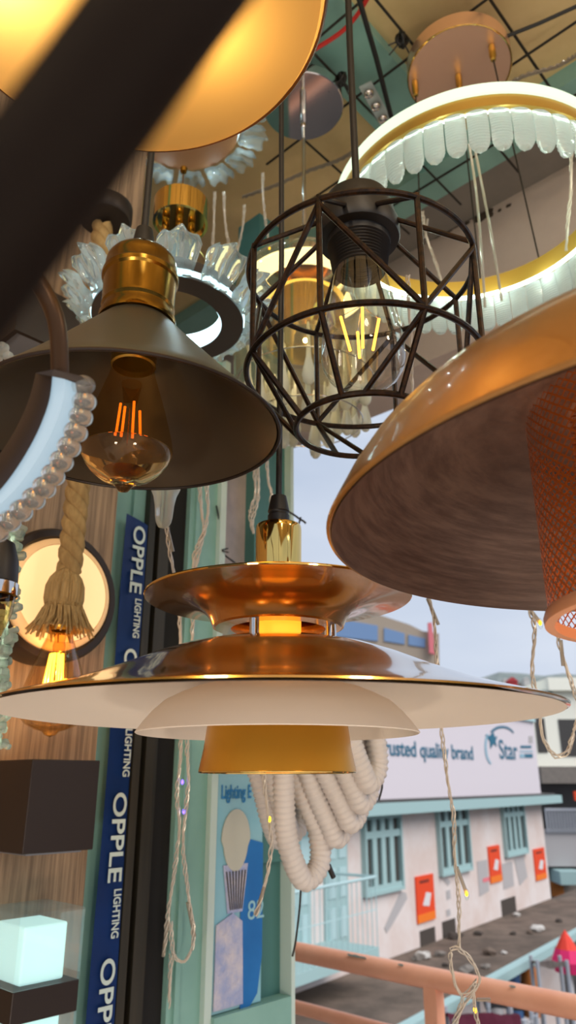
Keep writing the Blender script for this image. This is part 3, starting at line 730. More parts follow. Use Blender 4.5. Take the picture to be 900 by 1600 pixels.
b = new(); tube(b, ringpts(TX, TY, zq, .135, 60), .0013, 6, True); tube(b, ringpts(TX, TY, zat(TX, TY, 660), .11, 60), .0013, 6, True); obj('wire_hoop', b, chrome, t, True)
b = new(); drop = [(.001, 0), (.0028, -.006), (.0036, -.05), (.005, -.075), (.0105, -.1), (.0125, -.113), (.0105, -.125), (.005, -.132), (0, -.1335)]
lathe(b, drop, TX, TY, 14, z0=zat(TX, TY, 552)); d0 = obj('crystal_drop', b, dropm, t, True)
zz0 = zat(TX, TY, 552)
n = 0
for rr_, cnt in ((.045, 7), (.082, 11), (.118, 15)):
    for k in range(cnt):
        a = 2*PI*(k+.3)/cnt; l = Vector((rr_*math.cos(a), rr_*math.sin(a), -.02*(2-n % 3)+random.uniform(-.006, .006)-(.118-rr_)*.5))
        if n == 0: d0.location = l
        else: dup(d0, t, loc=l)
        n += 1
light('drum_light', Vector((TX, TY, zat(TX, TY, 548))), .6, (255, 226, 170), .004)

# ================================================================== ROUND DISC LAMP, TOP LEFT
fitp = Vector((0, 0, 0))
DC = P(196, -14, .52); DR = .142
t = thing('disc_pendant', 'round pendant lamp with a glowing orange-yellow underside at the top', 'pendant lamp', DC)
b = new(); lathe(b, [(DR, 0), (DR+.0015, .002), (DR+.0015, .028), (DR*.8, .045), (DR*.2, .05), (.0, .05)], DC.x, DC.y, 96, z0=DC.z); obj('housing', b, dishmetal, t, True, autos=30)
b = new(); lathe(b, [(DR-.001, .003), (DR-.004, -.003), (DR*.8, -.006), (DR*.4, -.008), (0, -.0085)], DC.x, DC.y, 96, z0=DC.z); obj('diffuser', b, dishyellow, t, True)
b = new(); tube(b, [DC+ZU*.05, Vector((DC.x, DC.y, GZ))], .004, 8); obj('cord', b, blackcable, t)
light('disc_light', DC+Vector((-.085, -.03, .021)), .8, (255, 228, 190), .03)
light('disc_light', DC+Vector((.05, .02, .021)), .3, (255, 220, 160), .03)

# dark bar crossing close to the lens
b = new(); d = .085
tube(b, [Vector((P(640, -520, d*1.2).x, P(640, -520, d*1.2).y, CZ-.002)), P(640, -520, d*1.2)]+spline([P(520, -330, d*1.1), P(270, -5, d), P(135, 178, d*.98), P(-10, 372, d*.97), P(-260, 700, d)], 6), .0072, 20)
tag(obj('metal_bar', b, barmat, smooth=True), 'thick dark brown metal bar blurred close up, crossing the glowing disc lamp', 'bar')

# ================================================================== FRILLED CRYSTAL LAMPS, UPPER LEFT
def frill(wd, ln, th, seed):
    """fluted clear petal standing in the XZ plane, base at the origin"""
    rnd = random.Random(seed); b = new(); nu, nv = 22, 9; fr, bk = [], []
    for j in range(nv+1):
        f = j/nv; r1, r2 = [], []
        for i in range(nu+1):
            u = i/nu*2-1; fl = math.cos(u*PI*2.5)*.8+.15*math.cos(u*PI*5.3+1.1)
            top = ln*(1-.3*u*u+.045*fl)
            x = u*wd/2*(.72+.36*f); z = f*top
            y = th*.6*fl*(.25+.75*f)+th*1.6*f*f+th*.25*math.sin(f*9+u*3)
            t_h = th*(.5+.2*fl)*(1-.25*f)
            r1.append(b.verts.new((x, y-t_h, z))); r2.append(b.verts.new((x, y+t_h, z)))
        fr.append(r1); bk.append(r2)
    for j in range(nv):
        for i in range(nu):
            b.faces.new((fr[j][i], fr[j][i+1], fr[j+1][i+1], fr[j+1][i])); b.faces.new((bk[j][i], bk[j+1][i], bk[j+1][i+1], bk[j][i+1]))
        b.faces.new((fr[j][0], fr[j+1][0], bk[j+1][0], bk[j][0])); b.faces.new((fr[j][-1], bk[j][-1], bk[j+1][-1], fr[j+1][-1]))
    for i in range(nu):
        b.faces.new((fr[0][i], bk[0][i], bk[0][i+1], fr[0][i+1])); b.faces.new((fr[nv][i], fr[nv][i+1], bk[nv][i+1], bk[nv][i]))
    return b
def frills(par, X, Y, z, r, n, wd, ln, lean, m):
    first = None
    b = frill(wd, ln, .0085, 1)
    bmesh.ops.rotate(b, verts=b.verts, cent=(0, 0, 0), matrix=Matrix.Rotation(-lean, 3, 'X'))   # lean outward (+Y)
    for v in b.verts: v.co += Vector((0, r, z-ORG[par.name].z)); 
    o = ORG[par.name]
    for v in b.verts: v.co += Vector((o.x, o.y, o.z))
    f0 = obj('crystal', b, m, par, True, autos=75)
    for k in range(1, n): dup(f0, par, rz=2*PI*k/n)
h = .62; LX, LY = -.278*h, 1.462*h; zL = 1.6+h; q7 = .775
t = thing('crystal_ring_lamp', 'dark ring lamp with lit inner edge and fluted crystal petals, hanging behind the cone pendant', 'chandelier', Vector((LX, LY, zL)), 'frilled crystal lamps')
b = new(); lathe(b, [(.0764, zL), (.108, zL), (.108, zL+.03), (.0764, zL+.03), (.0764, zL)], LX, LY, 96); obj('ring_body', b, ringbrown, t, True, autos=30)
b = new(); lathe(b, [(.076, zL+.001), (.0745, zL+.003), (.0745, zL+.027), (.076, zL+.029)], LX, LY, 96); obj('inner_light', b, ledcool, t, True)
b = new(); lathe(b, [(.1083, zL+.004), (.1095, zL+.004), (.1095, zL+.012), (.1083, zL+.012)], LX, LY, 96); obj('outer_light', b, ledcool, t, True)
frills(t, LX, LY, zL-.002, .1125, 13, .054, .057, R(24), crystfrill)
zc = zat(LX, LY, 352); cx, cy = LX+.006, LY+.015; zc = zat(cx, cy, 350)
b = new(); lathe(b, [(0, zc+.006), (.0357, zc+.006), (.038, zc), (.0422, zc), (.0422, zc+.039), (.039, zc+.041), (0, zc+.041)], cx, cy, 72); obj('canopy', b, goldchrome, t, True, autos=30)
for k, (dx, dy) in enumerate(((-.022, -.004), (0, -.0093), (.016, .008))):
    gp = obj('cord_grip', lathe(new(), [(.005, 0), (.0058, -.002), (.0058, -.017), (.0048, -.02), (.0048, -.025), (.002, -.026)], cx+dx, cy+dy, 18, z0=zc+.006, cap0=True, cap1=True), brass, t, True, autos=30)
    a = R((200, 270, 340)[k]); b = new(); tube(b, [Vector((cx+dx, cy+dy, zc-.02)), Vector((LX+.093*math.cos(a), LY+.093*math.sin(a), zL+.03))], .0011, 6); obj('suspension_wire', b, chrome, gp)
b = new(); tube(b, [Vector((cx, cy, zc+.04)), Vector((cx, cy, zat(cx, cy, 268)))], .001, 6); zf = zat(cx, cy, 268); lathe(b, [(.0, zf-.003), (.005, zf-.001), (.006, zf+.006), (.003, zf+.01), (0, zf+.01)], cx, cy, 16); obj('hanging_wire', b, brass, t, True)
for k in range(10):
    a = 2*PI*(k+.5)/10; light('petal_fill', Vector((LX+.1*math.cos(a), LY+.1*math.sin(a), zL+.045)), .06, (220, 250, 255), .002)  # fill lights added behind the petals to make them brighter
UD = P(284, 196, 1.62); UR = .125
t = thing('crystal_disc_lamp', 'brown disc lamp edged with fluted crystal petals, partly hidden by the glowing disc lamp', 'chandelier', UD, 'frilled crystal lamps')
b = new(); lathe(b, [(0, UD.z), (UR, UD.z), (UR, UD.z+.03), (0, UD.z+.03)], UD.x, UD.y, 96); obj('disc', b, discbrown, t, True, autos=30)
b = new(); lathe(b, [(UR+.0005, UD.z+.01), (UR+.003, UD.z+.01), (UR+.003, UD.z+.024), (UR+.0005, UD.z+.024)], UD.x, UD.y, 96); obj('edge_light', b, ledcool, t, True)
frills(t, UD.x, UD.y, UD.z-.003, UR+.006, 14, .062, .056, R(62), crystfrill)

for k in range(8):
    a = 2*PI*(k+.5)/8; light('petal_fill', Vector((UD.x+.155*math.cos(a), UD.y+.155*math.sin(a), UD.z-.02)), .06, (220, 250, 255), .002)  # more added fill, placed under the disc for its petals
# ================================================================== ROPE PENDANT
OX, OY = P(101, 930, 1.12).x, P(101, 930, 1.12).y
o_ = lambda rows: pp(OX, OY, rows)
t = thing('rope_pendant', 'thick jute rope pendant with a tasselled knot and glowing filament bulb', 'pendant lamp', Vector((OX, OY, zat(OX, OY, 1150))))
zt0, zt1 = zat(OX, OY, 897), zat(OX, OY, 345)
b = new()
for s in range(3):
    pts = []
    for k in range(int((zt1-zt0)/.006)):
        z = zt0+.006*k; a = -(z-zt0)/.075*2*PI+s*2*PI/3
        pts.append(Vector((OX+.0088*math.cos(a)+.003*math.sin(z*4), OY+.0088*math.sin(a), z)))
    tube(b, pts, .0112, 10)
obj('rope', b, rope, t, True, autos=80)
b = new(); prof = o_([(890, 15), (895, 17), (904, 24), (917, 29), (936, 30), (945, 28)]); seg = 90
def shag(b, prof, seg, amp, sd):
    rnd = random.Random(sd); f = [1+rnd.uniform(-amp, amp) for _ in range(seg)]; rings = []
    for i, (r, z) in enumerate(prof):
        rings.append([b.verts.new((OX+r*f[k]*math.cos(2*PI*k/seg), OY+r*f[k]*math.sin(2*PI*k/seg), z)) for k in range(seg)])
    for a, c in zip(rings, rings[1:]):
        for k in range(seg): b.faces.new((a[k], a[(k+1) % seg], c[(k+1) % seg], c[k]))
    return b
obj('knot', shag(b, prof, 90, .06, 3), twine, t, True, autos=80)
b = new()
for k in range(4): tube(b, ringpts(OX, OY, zat(OX, OY, 942+3.2*k), 29.5*dep(OX, OY, 1.5)/F, 40), .0019, 6, True)
obj('binding', b, rope, t, True)
b = shag(new(), o_([(945, 27), (956, 30), (966, 34), (976, 39), (984, 43)]), 110, .09, 5)
rnd = random.Random(4)
zb0 = zat(OX, OY, 952)
for k in range(90):
    a = 2*PI*k/90+rnd.uniform(-.05, .05); ln = rnd.uniform(.026, .044); r0, r1 = .0297, rnd.uniform(.038, .05)
    tube(b, [Vector((OX+r0*math.cos(a), OY+r0*math.sin(a), zb0)), Vector((OX+(r0+r1)/2*math.cos(a+.05), OY+(r0+r1)/2*math.sin(a+.05), zb0-ln*.6)), Vector((OX+r1*math.cos(a+rnd.uniform(-.1, .1)), OY+r1*math.sin(a), zb0-ln))], .0014, 5)
obj('tassel', b, twine, t, True, autos=80)
bl = obj('bulb', lathe(new(), o_([(976, 17), (996, 20), (1012, 26), (1040, 36), (1068, 45), (1090, 51), (1105, 53), (1120, 50), (1132, 40), (1140, 24), (1143, 13), (1148, 9), (1152, 0)]), OX, OY, 64), amberglass, t, True)
b = new(); lathe(b, o_([(966, 18), (982, 18), (986, 15)]), OX, OY, 30); obj('socket', b, brassband, t, True)
mo = dep(OX, OY, 1.6)/F
for dx, dy in ((-20, 0), (-12, -9), (-3, -12), (6, -11), (13, -4), (2, 6)):
    b = new(); tube(b, [Vector((OX+dx*mo*.62, OY+dy*mo, zat(OX, OY, 1022))), Vector((OX+dx*mo, OY+dy*mo, zat(OX, OY, 1080)))], .0021, 8); obj('filament', b, fil_hot, bl)
b = new(); lathe(b, o_([(990, 10), (1002, 8), (1010, 10), (1018, 9), (1020, 0)]), OX, OY, 20); obj('glass_stem', b, amberglass, bl, True)
b = new(); z = zt1; lathe(b, [(0, z-.002), (.046, z), (.05, z+.006), (.05, z+.03), (0, z+.034)], OX, OY, 48); obj('canopy', b, darkbrown, t, True)
light('rope_bulb', Vector((OX, OY-.004, zat(OX, OY, 1068))), .3, (255, 232, 196), .004)

# ================================================================== CRESCENT LAMP WITH BEADS, LEFT
Lp = [(56, 582), (47, 618), (33, 653), (14, 688), (-12, 724), (-45, 760), (-85, 795)]
Mp = [(82, 587), (77, 625), (63, 665), (45, 701), (23, 736), (-4, 770), (-45, 806)]
Op = [(121, 592), (121, 622), (112, 655), (98, 688), (80, 720), (56, 755), (8, 805)]
Bp = [(133, 601), (135, 628), (128, 657), (117, 687), (103, 715), (87, 742), (69, 766), (48, 787), (26, 807), (2, 827), (-24, 846)]
tp = Vector(P(60, 640, .42))
t = thing('crescent_lamp', 'curved dark brown lamp arm with a pale lit face edged by clear beads', 'pendant lamp', tp)
def loft(secs):
    b = new(); vs = [[b.verts.new(p) for p in s] for s in secs]; n = len(secs[0])
    for a, c in zip(vs, vs[1:]):
        for k in range(n): b.faces.new((a[k], a[(k+1) % n], c[(k+1) % n], c[k]))
    b.faces.new(vs[0][::-1]); b.faces.new(vs[-1]); return b
def sp2(pts, n=6): return [(p.x, p.y) for p in spline([Vector((x, y, 0)) for x, y in pts], n)]
l_, m_, o2 = sp2(Lp), sp2(Mp), sp2(Op)
obj('arm_body', loft([[P(*a, .432), P(*a, .424), P(a[0]*.4+c[0]*.6, a[1]*.4+c[1]*.6, .412), P(*c, .410), P(*c, .445), P(*a, .45)] for a, c in zip(l_, m_)]), darkbrown, t, True, autos=35)
obj('diffuser', loft([[P(*a, .412), P((a[0]+c[0])/2, (a[1]+c[1])/2, .410), P(*c, .418), P(*c, .43), P(*a, .432)] for a, c in zip(m_, o2)]), ledcres, t, True)
b = new(); prism(b, [P(54, 583, .405), P(84, 577, .405), P(128, 588, .412), P(143, 602, .416), P(133, 604, .416), P(100, 592, .409), P(80, 588, .405)], ray(90, 590)*.045); obj('end_cap', b, darkbrown, t)
bp = spline([P(x-4, y, .419) for x, y in Bp], 10); acc = 0; beads = []; last = bp[0]
for a, c in zip(bp, bp[1:]):
    acc += (c-a).length
    if acc > .0086 or not beads: beads.append((c, (c-a).normalized())); acc = 0
for c, tg in beads:
    xx, yy = frame_of(tg)
    obj('bead', ellipsoid(new(), c, .0072, .0072, .0058, (xx, yy, tg), 14, 9), beadm, t, True)
b = new(); tube(b, [Vector((-.33, .3, CZ-.002)), Vector((-.33, .3, 2.02)), Vector((-.29, .32, 1.97))]+spline([P(-40, 330, .44), P(20, 390, .43), P(56, 435, .428), P(80, 478, .427), P(91, 520, .427), P(94, 585, .427)], 8), [.0052]*44, 16); obj('arm_tube', b, bronze, t, True)

# ================================================================== STRAND OF GREEN-WHITE CHIPS AND SPOT AT THE LEFT EDGE
t = thing('crystal_strand', 'hanging strand of greenish white crystal chips at the left edge beside the round wall lamp', 'crystal strand', P(15, 1160, .85))
path = spline([P(20, 822, .85), P(18, 880, .85), P(12, 950, .85), P(6, 1010, .85), P(2, 1060, .85), P(-1, 1110, .85), P(-4, 1170, .85)], 16)
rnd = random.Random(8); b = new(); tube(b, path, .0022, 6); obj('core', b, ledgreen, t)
for k in range(84):
    p = path[min(int(k*len(path)/84), len(path)-1)]
    a = rnd.uniform(0, 2*PI); off = Vector((math.cos(a), math.sin(a)*.8, 0)); ax = (off+Vector((0, 0, rnd.uniform(-.6, .6)))).normalized(); e1, e2 = frame_of(ax)
    b = new(); c = p+off*rnd.uniform(.002, .011); r = rnd.uniform(.0042, .0066)
    box(b, c, r*1.8, r*1.5, r*2.4, (e1, e2, ax)); bevel(b, r*.35, 1)
    obj('crystal_chip', b, crystgreen, t)
    if k == 82: break
t = thing('spot_head', 'black spotlight head with a silver ring at the left edge beside the crystal strand', 'spotlight', P(-6, 960, .56))
q = P(-7, 900, .56); b = new(); lathe(b, [(.004, .03), (.011, .026), (.0155, .012), (.0165, -.002), (.0165, -.006)], q.x, q.y, 40, z0=q.z, cap0=True); obj('holder', b, black, t, True)
b = new(); lathe(b, [(.0168, -.005), (.0178, -.006), (.0178, -.015), (.0165, -.016)], q.x, q.y, 40, z0=q.z); obj('ring', b, chrome, t, True)
b = new(); lathe(b, [(.0165, -.014), (.0155, -.028), (.010, -.044), (.003, -.052), (0, -.053)], q.x, q.y, 40, z0=q.z); obj('lens', b, amberglass, t, True)
t = thing('crystal_cluster', 'small cluster of bright crystals at the left edge above the cone pendant rim', 'crystals', P(2, 565, 1.0))
for px, py, s in ((2, 545, 1), (12, 556, .7), (-6, 560, .9), (24, 562, .6)):
    obj('crystal', ellipsoid(new(), P(px, py, 1.0), .010*s, .010*s, .010*s, u=14, v=8, ridges=6, amp=.1), cryst, t, True)
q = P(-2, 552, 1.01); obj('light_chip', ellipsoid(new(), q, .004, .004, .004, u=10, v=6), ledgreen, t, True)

# clear glass drop under the cone
DX, DY = P(257, 790, .9).x, P(257, 790, .9).y
t = thing('glass_drop', 'flared clear glass drop hanging below the cone pendant rim', 'glass drop', Vector((DX, DY, zat(DX, DY, 826))))
q_ = lambda rows: pp(DX, DY, rows)
b = new(); lathe(b, q_([(755, 25), (764, 23), (775, 18), (790, 15), (808, 13.5), (816, 12), (823, 8), (826, 0)])+q_([(818, 0), (812, 7), (800, 8), (780, 8), (774, 5), (772, 0)])[0:0], DX, DY, 40, cap0=True); obj('drop', b, cryst, t, True)
b = new(); lathe(b, q_([(755, 9), (700, 2), (600, 1.2), (520, 1.2)]), DX, DY, 12); obj('stem', b, chrome, t, True)

# ================================================================== STRING LIGHTS
def string(name, label, paths, leds=(), d=1.2, r=.002, strands=3, pitch=.05, group='string light cables', m=None, tips=()):
    first = paths[0]; t = thing(name, label, 'string light', P(first[-1][0], first[-1][1], d), group)
    for pth in paths:
        pts = spline([P(x, y, d if len(rest) == 0 else rest[0]) for x, y, *rest in pth], 14)
        b = new()
        ln = [0]
        for a, c in zip(pts, pts[1:]): ln.append(ln[-1]+(c-a).length)
        fine = []; n = max(int(ln[-1]/.006), 4); j = 0
        for k in range(n+1):
            s = ln[-1]*k/n
            while j < len(ln)-2 and ln[j+1] < s: j += 1
            f = (s-ln[j])/max(ln[j+1]-ln[j], 1e-9); fine.append((pts[j].lerp(pts[j+1], f), s))
        rd = r*1.15
        for st in range(strands):
            q = []
            for k, (p, s) in enumerate(fine):
                tg = (fine[min(k+1, n)][0]-fine[max(k-1, 0)][0]).normalized(); x, y = frame_of(tg); a = s/pitch*2*PI+st*2*PI/strands
                wob = 1+.5*math.sin(s*60+st)
                q.append(p+(x*math.cos(a)+y*math.sin(a))*rd*wob)
            tube(b, q, r*.62, 6)
        obj('cable', b, m or cabledull, t, True)
    for x, y, mm in leds:
        c = P(x, y, d); b = new(); ellipsoid(b, c, .0022, .0022, .0038, u=10, v=7); obj('led', b, mm, t, True)
        b = new(); ellipsoid(b, c-ZU*.001, .0034, .0034, .008, u=10, v=7); obj('led_sleeve', b, clearglass, t, True)
    for x0, y0, x1, y1 in tips:
        b = new(); tube(b, [P(x0, y0, d), P(x1, y1, d)], r*1.5, 8); obj('end_sleeve', b, cableclear, t, True)
    return t
string('string_light', 'tangled clear string light cable with violet leds in front of the green post', [
    [(281, 940), (283, 1150), (277, 1240), (280, 1300), (268, 1390), (260, 1450), (256, 1492)],
    [(303, 950), (293, 1150), (294, 1230), (286, 1310), (293, 1390), (301, 1440), (300, 1480), (286, 1503), (271, 1488), (266, 1440)],
    [(268, 1490), (264, 1560), (260, 1640)]], [(285, 1222, ledviolet), (287, 1268, ledviolet)], 1.22, tips=((293, 1410, 304, 1463), (262, 1440, 255, 1494)))
string('string_light', 'pale string light cable hanging on the green post above the tiered pendant', [
    [(312, 745), (315, 800), (318, 830), (304, 868), (300, 930)], [(322, 745), (325, 800), (314, 850), (303, 900)]], (), 1.25, .002)
string('string_light', 'pale string light cable hanging just under the clear glass drop', [[(261, 824), (264, 850), (268, 875), (273, 905), (279, 950)]], (), .95, .0016, tips=((262, 828, 270, 862),))
string('string_light', 'bunched clear string light cable left of the tiered pendant cap', [[(396, 715), (399, 770), (391, 800), (396, 832)], [(402, 715), (404, 770), (395, 812), (396, 834)]], (), 1.45, .002)
string('string_light', 'thin clear string light cable behind the tiered pendant cord', [[(417, 700), (419, 750), (424, 775), (420, 840)]], (), 1.45, .002)
string('string_light', 'clear string light cable with an amber led hanging before the white conduit coil', [[(405, 1195), (412, 1210), (415, 1240), (420, 1285), (424, 1320), (419, 1360), (411, 1390), (400, 1430)]], [(421, 1280, ledamber)], 1.0, .0017, tips=((413, 1385, 400, 1430),))
string('string_light', 'long twisted string light cable ending in a knotted loop over the balcony railing', [
    [(637, 430), (640, 500), (645, 620), (655, 780), (670, 930), (678, 970), (684, 1050), (690, 1140), (698, 1210), (708, 1270), (710, 1330), (716, 1400), (718, 1480)],
    [(718, 1480), (706, 1482), (704, 1500), (712, 1540), (722, 1560), (712, 1590), (700, 1625)],
    [(716, 1482), (736, 1500), (750, 1530), (740, 1552), (742, 1575), (752, 1625)],
    [(722, 1555), (735, 1548), (744, 1530), (738, 1552), (724, 1572), (712, 1600)]], [(729, 1396, ledamber), (742, 1578, ledamber)], 1.0, .0016, tips=((714, 1355, 729, 1396), (668, 935, 685, 976), (745, 1562, 766, 1562)))
string('string_light', 'twisted string light cable curving up in a hook in front of the far cream building', [[(826, 950), (836, 985), (831, 1050), (842, 1100), (846, 1145), (858, 1172), (872, 1182), (888, 1172), (897, 1140), (905, 1120)]], [(844, 973, ledamber)], .98, .0018, tips=((826, 950, 844, 973), (888, 1176, 896, 1148)))
string('string_light', 'twisted string light cable hanging straight below the orange mesh sleeve', [[(868, 960), (874, 1005), (884, 1040), (897, 1080), (915, 1120)]], (), .98, .0018, tips=((876, 1000, 880, 1040),))
string('string_light', 'short clear string light cable hanging inside the ring chandelier', [[(893, 225), (892, 290), (888, 340), (884, 392)]], (), 1.25, .0017)
string('string_light', 'clear string light cable seen through the cage pendant', [[(660, 330), (667, 372), (684, 420), (692, 450)]], (), 1.6, .0017, tips=((664, 372, 668, 342),))
string('string_light', 'string light strands with amber leds hanging from the ceiling left of the cage', [
    [(336, 300), (334, 350), (332, 400)], [(350, 300), (352, 350), (358, 382)], [(382, 320), (380, 350), (370, 395)], [(411, 270), (412, 320), (420, 380)]], [(358, 384, ledamber), (421, 388, ledamber)], 1.75, .0018)
for lb, pth in (('long clear cable lying over the wire grid beside the rose gold plate', [(900, 86), (868, 104), (820, 118), (780, 138)]), ('clear cable sagging across the ceiling left of the ring chandelier', [(380, 308), (430, 290), (480, 268), (530, 250), (566, 228)])):
    b = new(); pts = spline([onz(x, y, GZ-.02) for x, y in pth], 10)
    for s in range(3): tube(b, [p+Vector((.004*math.cos(i*.9+s*2.1), .004*math.sin(i*.9+s*2.1), 0)) for i, p in enumerate(pts)], .0026, 6)
    tag(obj('clear_cable', b, cableclear, smooth=True), lb, 'cable')
for lb, pth in (('straight clear cable hanging inside the ring chandelier, nearer its middle', [(733, 225), (744, 300), (752, 390), (758, 480)]), ('slanting clear cable hanging inside the ring chandelier beside the straight one', [(741, 228), (757, 310), (770, 380), (784, 470)])):
    b = new(); tube(b, spline([P(x, y, 1.2) for x, y in pth], 6), .0022, 8); tag(obj('clear_cable', b, cableclear, smooth=True), lb, 'cable')
b = new(); tube(b, spline([onz(380, 120, GZ-.012), onz(452, 96, GZ-.012), onz(500, 72, GZ-.012), onz(540, 44, GZ-.012), onz(570, 5, GZ-.012), onz(600, -60, GZ-.012)], 8), .0048, 8)
tag(obj('red_cable', b, redcable, smooth=True), 'red cable running along the wire grid above the silver plate', 'cable')
for lb, a, c, r in (('thick black cable crossing the teal beam beside the glowing disc lamp', (440, 50), (520, -20), .006), ('black cable slanting down the ceiling toward the ring chandelier', (560, -5), (612, 186), .0055), ('black cable leaving the rose gold plate along the ceiling', (778, 62), (905, 8), .004)):
    b = new(); z = GZ-.03 if r != .0055 else GZ-.05; tube(b, [onz(*a, z), onz((a[0]+c[0])/2+2, (a[1]+c[1])/2+1, z-.004), onz(*c, z)], r, 8); tag(obj('black_cable', b, blackcable, smooth=True), lb, 'cable')
# led module strip on the grid
t = thing('led_module', 'clear led module strip with three round lenses lying on the wire grid', 'led module', onz(586, 162, GZ-.012))
qa, qb = onz(570, 132, GZ-.012), onz(604, 194, GZ-.012); dr = (qb-qa).normalized(); sd = ZU.cross(dr)
b = new(); box(b, (qa+qb)/2, (qb-qa).length, .034, .006, (dr, sd, ZU)); obj('plate', bevel(b, .001, 1), acrylic, t)
b = new(); box(b, (qa+qb)/2+ZU*.004, (qb-qa).length*.96, .03, .003, (dr, sd, ZU)); obj('backing', b, posterwhite, t)
for f in (.18, .5, .82):
    q = qa.lerp(qb, f); b = new(); lathe(b, [(.0115, -.003), (.0115, -.008), (.009, -.011), (.007, -.008), (.003, -.010), (0, -.010)], q.x, q.y, 24, z0=q.z); obj('lens', b, chrome, t, True)

# ================================================================== WHITE CONDUIT COIL
t = thing('conduit_coil', 'hanging coil of white corrugated plastic conduit behind the tiered pendant', 'conduit', P(490, 1400, 1.25))
b = new(); ctl = []
dC = 1.22
turns = [(398, 436, 1328), (416, 458, 1318), (444, 478, 1392), (458, 508, 1330), (478, 526, 1326), (496, 548, 1302), (513, 564, 1272), (528, 576, 1240)]
for i, (xt, xb, yb) in enumerate(turns):
    d = dC-.012*i+(.05 if i < 2 else 0)-(.06 if i == 2 else 0); big = i == 2
    ctl += [(xt-6, 1085, d), (xt-2, 1180, d-.005), (xt+(2 if big else 10), yb-100, d-.01), (xb-(18 if big else 13), yb-42, d-.01), (xb, yb-17, d), (xb+(22 if big else 14), yb-46, d+.025), (xb+(16 if big else 6), yb-110, d+.045), (xb-14, 1130, d+.055)]
pts = spline([P(*c) for c in ctl], 12)
ln = [0]
for a, c in zip(pts, pts[1:]): ln.append(ln[-1]+(c-a).length)
fine, rad = [], []; n = int(ln[-1]/.0022); j = 0
for k in range(n+1):
    s = ln[-1]*k/n
    while j < len(ln)-2 and ln[j+1] < s: j += 1
    f = (s-ln[j])/max(ln[j+1]-ln[j], 1e-9); fine.append(pts[j].lerp(pts[j+1], f)); rad.append(.0173 if k % 4 < 2 else .0154)
tube(b, fine, rad, 12); obj('conduit', b, hose, t, True, autos=80)
for pth in ([(497, 1333, 1.17), (482, 1352, 1.17), (472, 1372, 1.17), (468, 1420, 1.17), (462, 1470, 1.17), (457, 1494, 1.17)], [(509, 1336, 1.17), (514, 1350, 1.17), (521, 1370, 1.17)], [(566, 1202, 1.17), (585, 1208, 1.17), (597, 1225, 1.17), (592, 1250, 1.17)]):
    b = new(); tube(b, spline([P(*c) for c in pth], 8), .0016, 6); obj('tie_wire', b, black, t, True)
b = new(); tube(b, [P(513, 1352, 1.17), P(521, 1371, 1.17)], .0042, 8); obj('tie_end', b, black, t, True)
# black hooks by the pendant cap
b = new(); tube(b, spline([P(400, 845, 1.42), P(440, 800, 1.42), P(470, 812, 1.42), P(478, 818, 1.42)], 6), .002, 6); tube(b, [P(466, 822, 1.42), P(470, 808, 1.42)], .002, 6)
tag(obj('wire_hook', b, blackcable, smooth=True), 'thin black wire hook beside the tiered pendant cap', 'wire')
b = new(); tube(b, spline([wl(338, 790, .006), wl(345, 830, .006), wl(343, 858, .006), wl(352, 868, .006), wl(368, 880, .006)], 8), .0018, 6)
for k in range(3): 
    q = wl(343, 860, .008); tube(b, [q, q+Vector((rnd.uniform(-.02, .02), 0, rnd.uniform(-.015, .015)))], .0016, 5)
tag(obj('wire_tie', b, blackcable, smooth=True), 'black wire knotted on the pale reflecting pane behind the tiered pendant', 'wire')

# ================================================================== OUTSIDE: BUILDING ACROSS THE ROAD
ZLd = -1.3
fa, fb = onz(600, 1500, ZLd), onz(848, 1408, ZLd)
UF = (fb-fa); UF.z = 0; UF.normalize(); NF = Vector((UF.y, -UF.x, 0))
fp = lambda px, py, off=0: onpl(px, py, fa+NF*off, NF)
fs = lambda p: (p-fa).dot(UF)
def FP(s, z, off=0): q = fa+UF*s+NF*off; return Vector((q.x, q.y, z))
def fbox(bm, s0, s1, z0, z1, o0, o1): return box(bm, FP((s0+s1)/2, (z0+z1)/2, (o0+o1)/2), s1-s0, o1-o0, z1-z0, (UF, NF, ZU))
def frect(px0, px1, pyt, pyb, off=0):
    pm = (px0+px1)/2; ym = (pyt+pyb)/2
    return fs(fp(px0, ym, off)), fs(fp(px1, ym, off)), fp(pm, pyb, off).z, fp(pm, pyt, off).z
sE = fs(fp(851, 1310)); ze = fp(780, 1252).z; zt = fp(838, 1130).z; sL = -9
t = thing('corner_building', 'white painted building with a large signboard, pale blue windows and orange posters', 'building', FP(2, ZLd))
b = new(); fbox(b, sL, sE, ZLd-3.2, ze, -5, 0); obj('wall', b, facadepink, t)
b = new(); fbox(b, sL, sE-.05, ze+.1, zt, -4.8, .05); obj('signboard', b, signboard, t)
b = new(); fbox(b, sL, sE-.05, zt, zt+.09, -4.8, .12); obj('coping', b, aquapale, t)
b = new(); fbox(b, sL, sE+.55, ze-.1, ze+.1, -5, .42); obj('eave', b, aqua, t)
b = new(); fbox(b, sL, sE+.2, ze+.1, ze+.15, -5, .35); obj('eave_gutter', b, paneldark, t)
def ftext(body, px0, px1, pyb, pyt, m, nm='lettering', hfrac=.72):
    s0, s1, z0, z1 = frect(px0, px1, pyt, pyb, .052); size = (z1-z0)/hfrac
    cu = bpy.data.curves.new('m', 'FONT'); cu.body = body; cu.size = size; tmp = bpy.data.objects.new('m', cu); COL.objects.link(tmp)
    bpy.context.view_layer.update(); wd = tmp.dimensions.x; bpy.data.objects.remove(tmp)
    text(nm, body, size, FP(s0, z0, .052), UF, ZU, m, t, .01, .006, (s1-s0)/wd)
ftext('trusted quality brand', 592, 738, 1183, 1159, signtext)
ftext('Star', 779, 807, 1186, 1156, signtext)
def fpoly(b, pts, off, th=.01): return prism(b, [fp(x, y, off) for x, y in pts], NF*th)
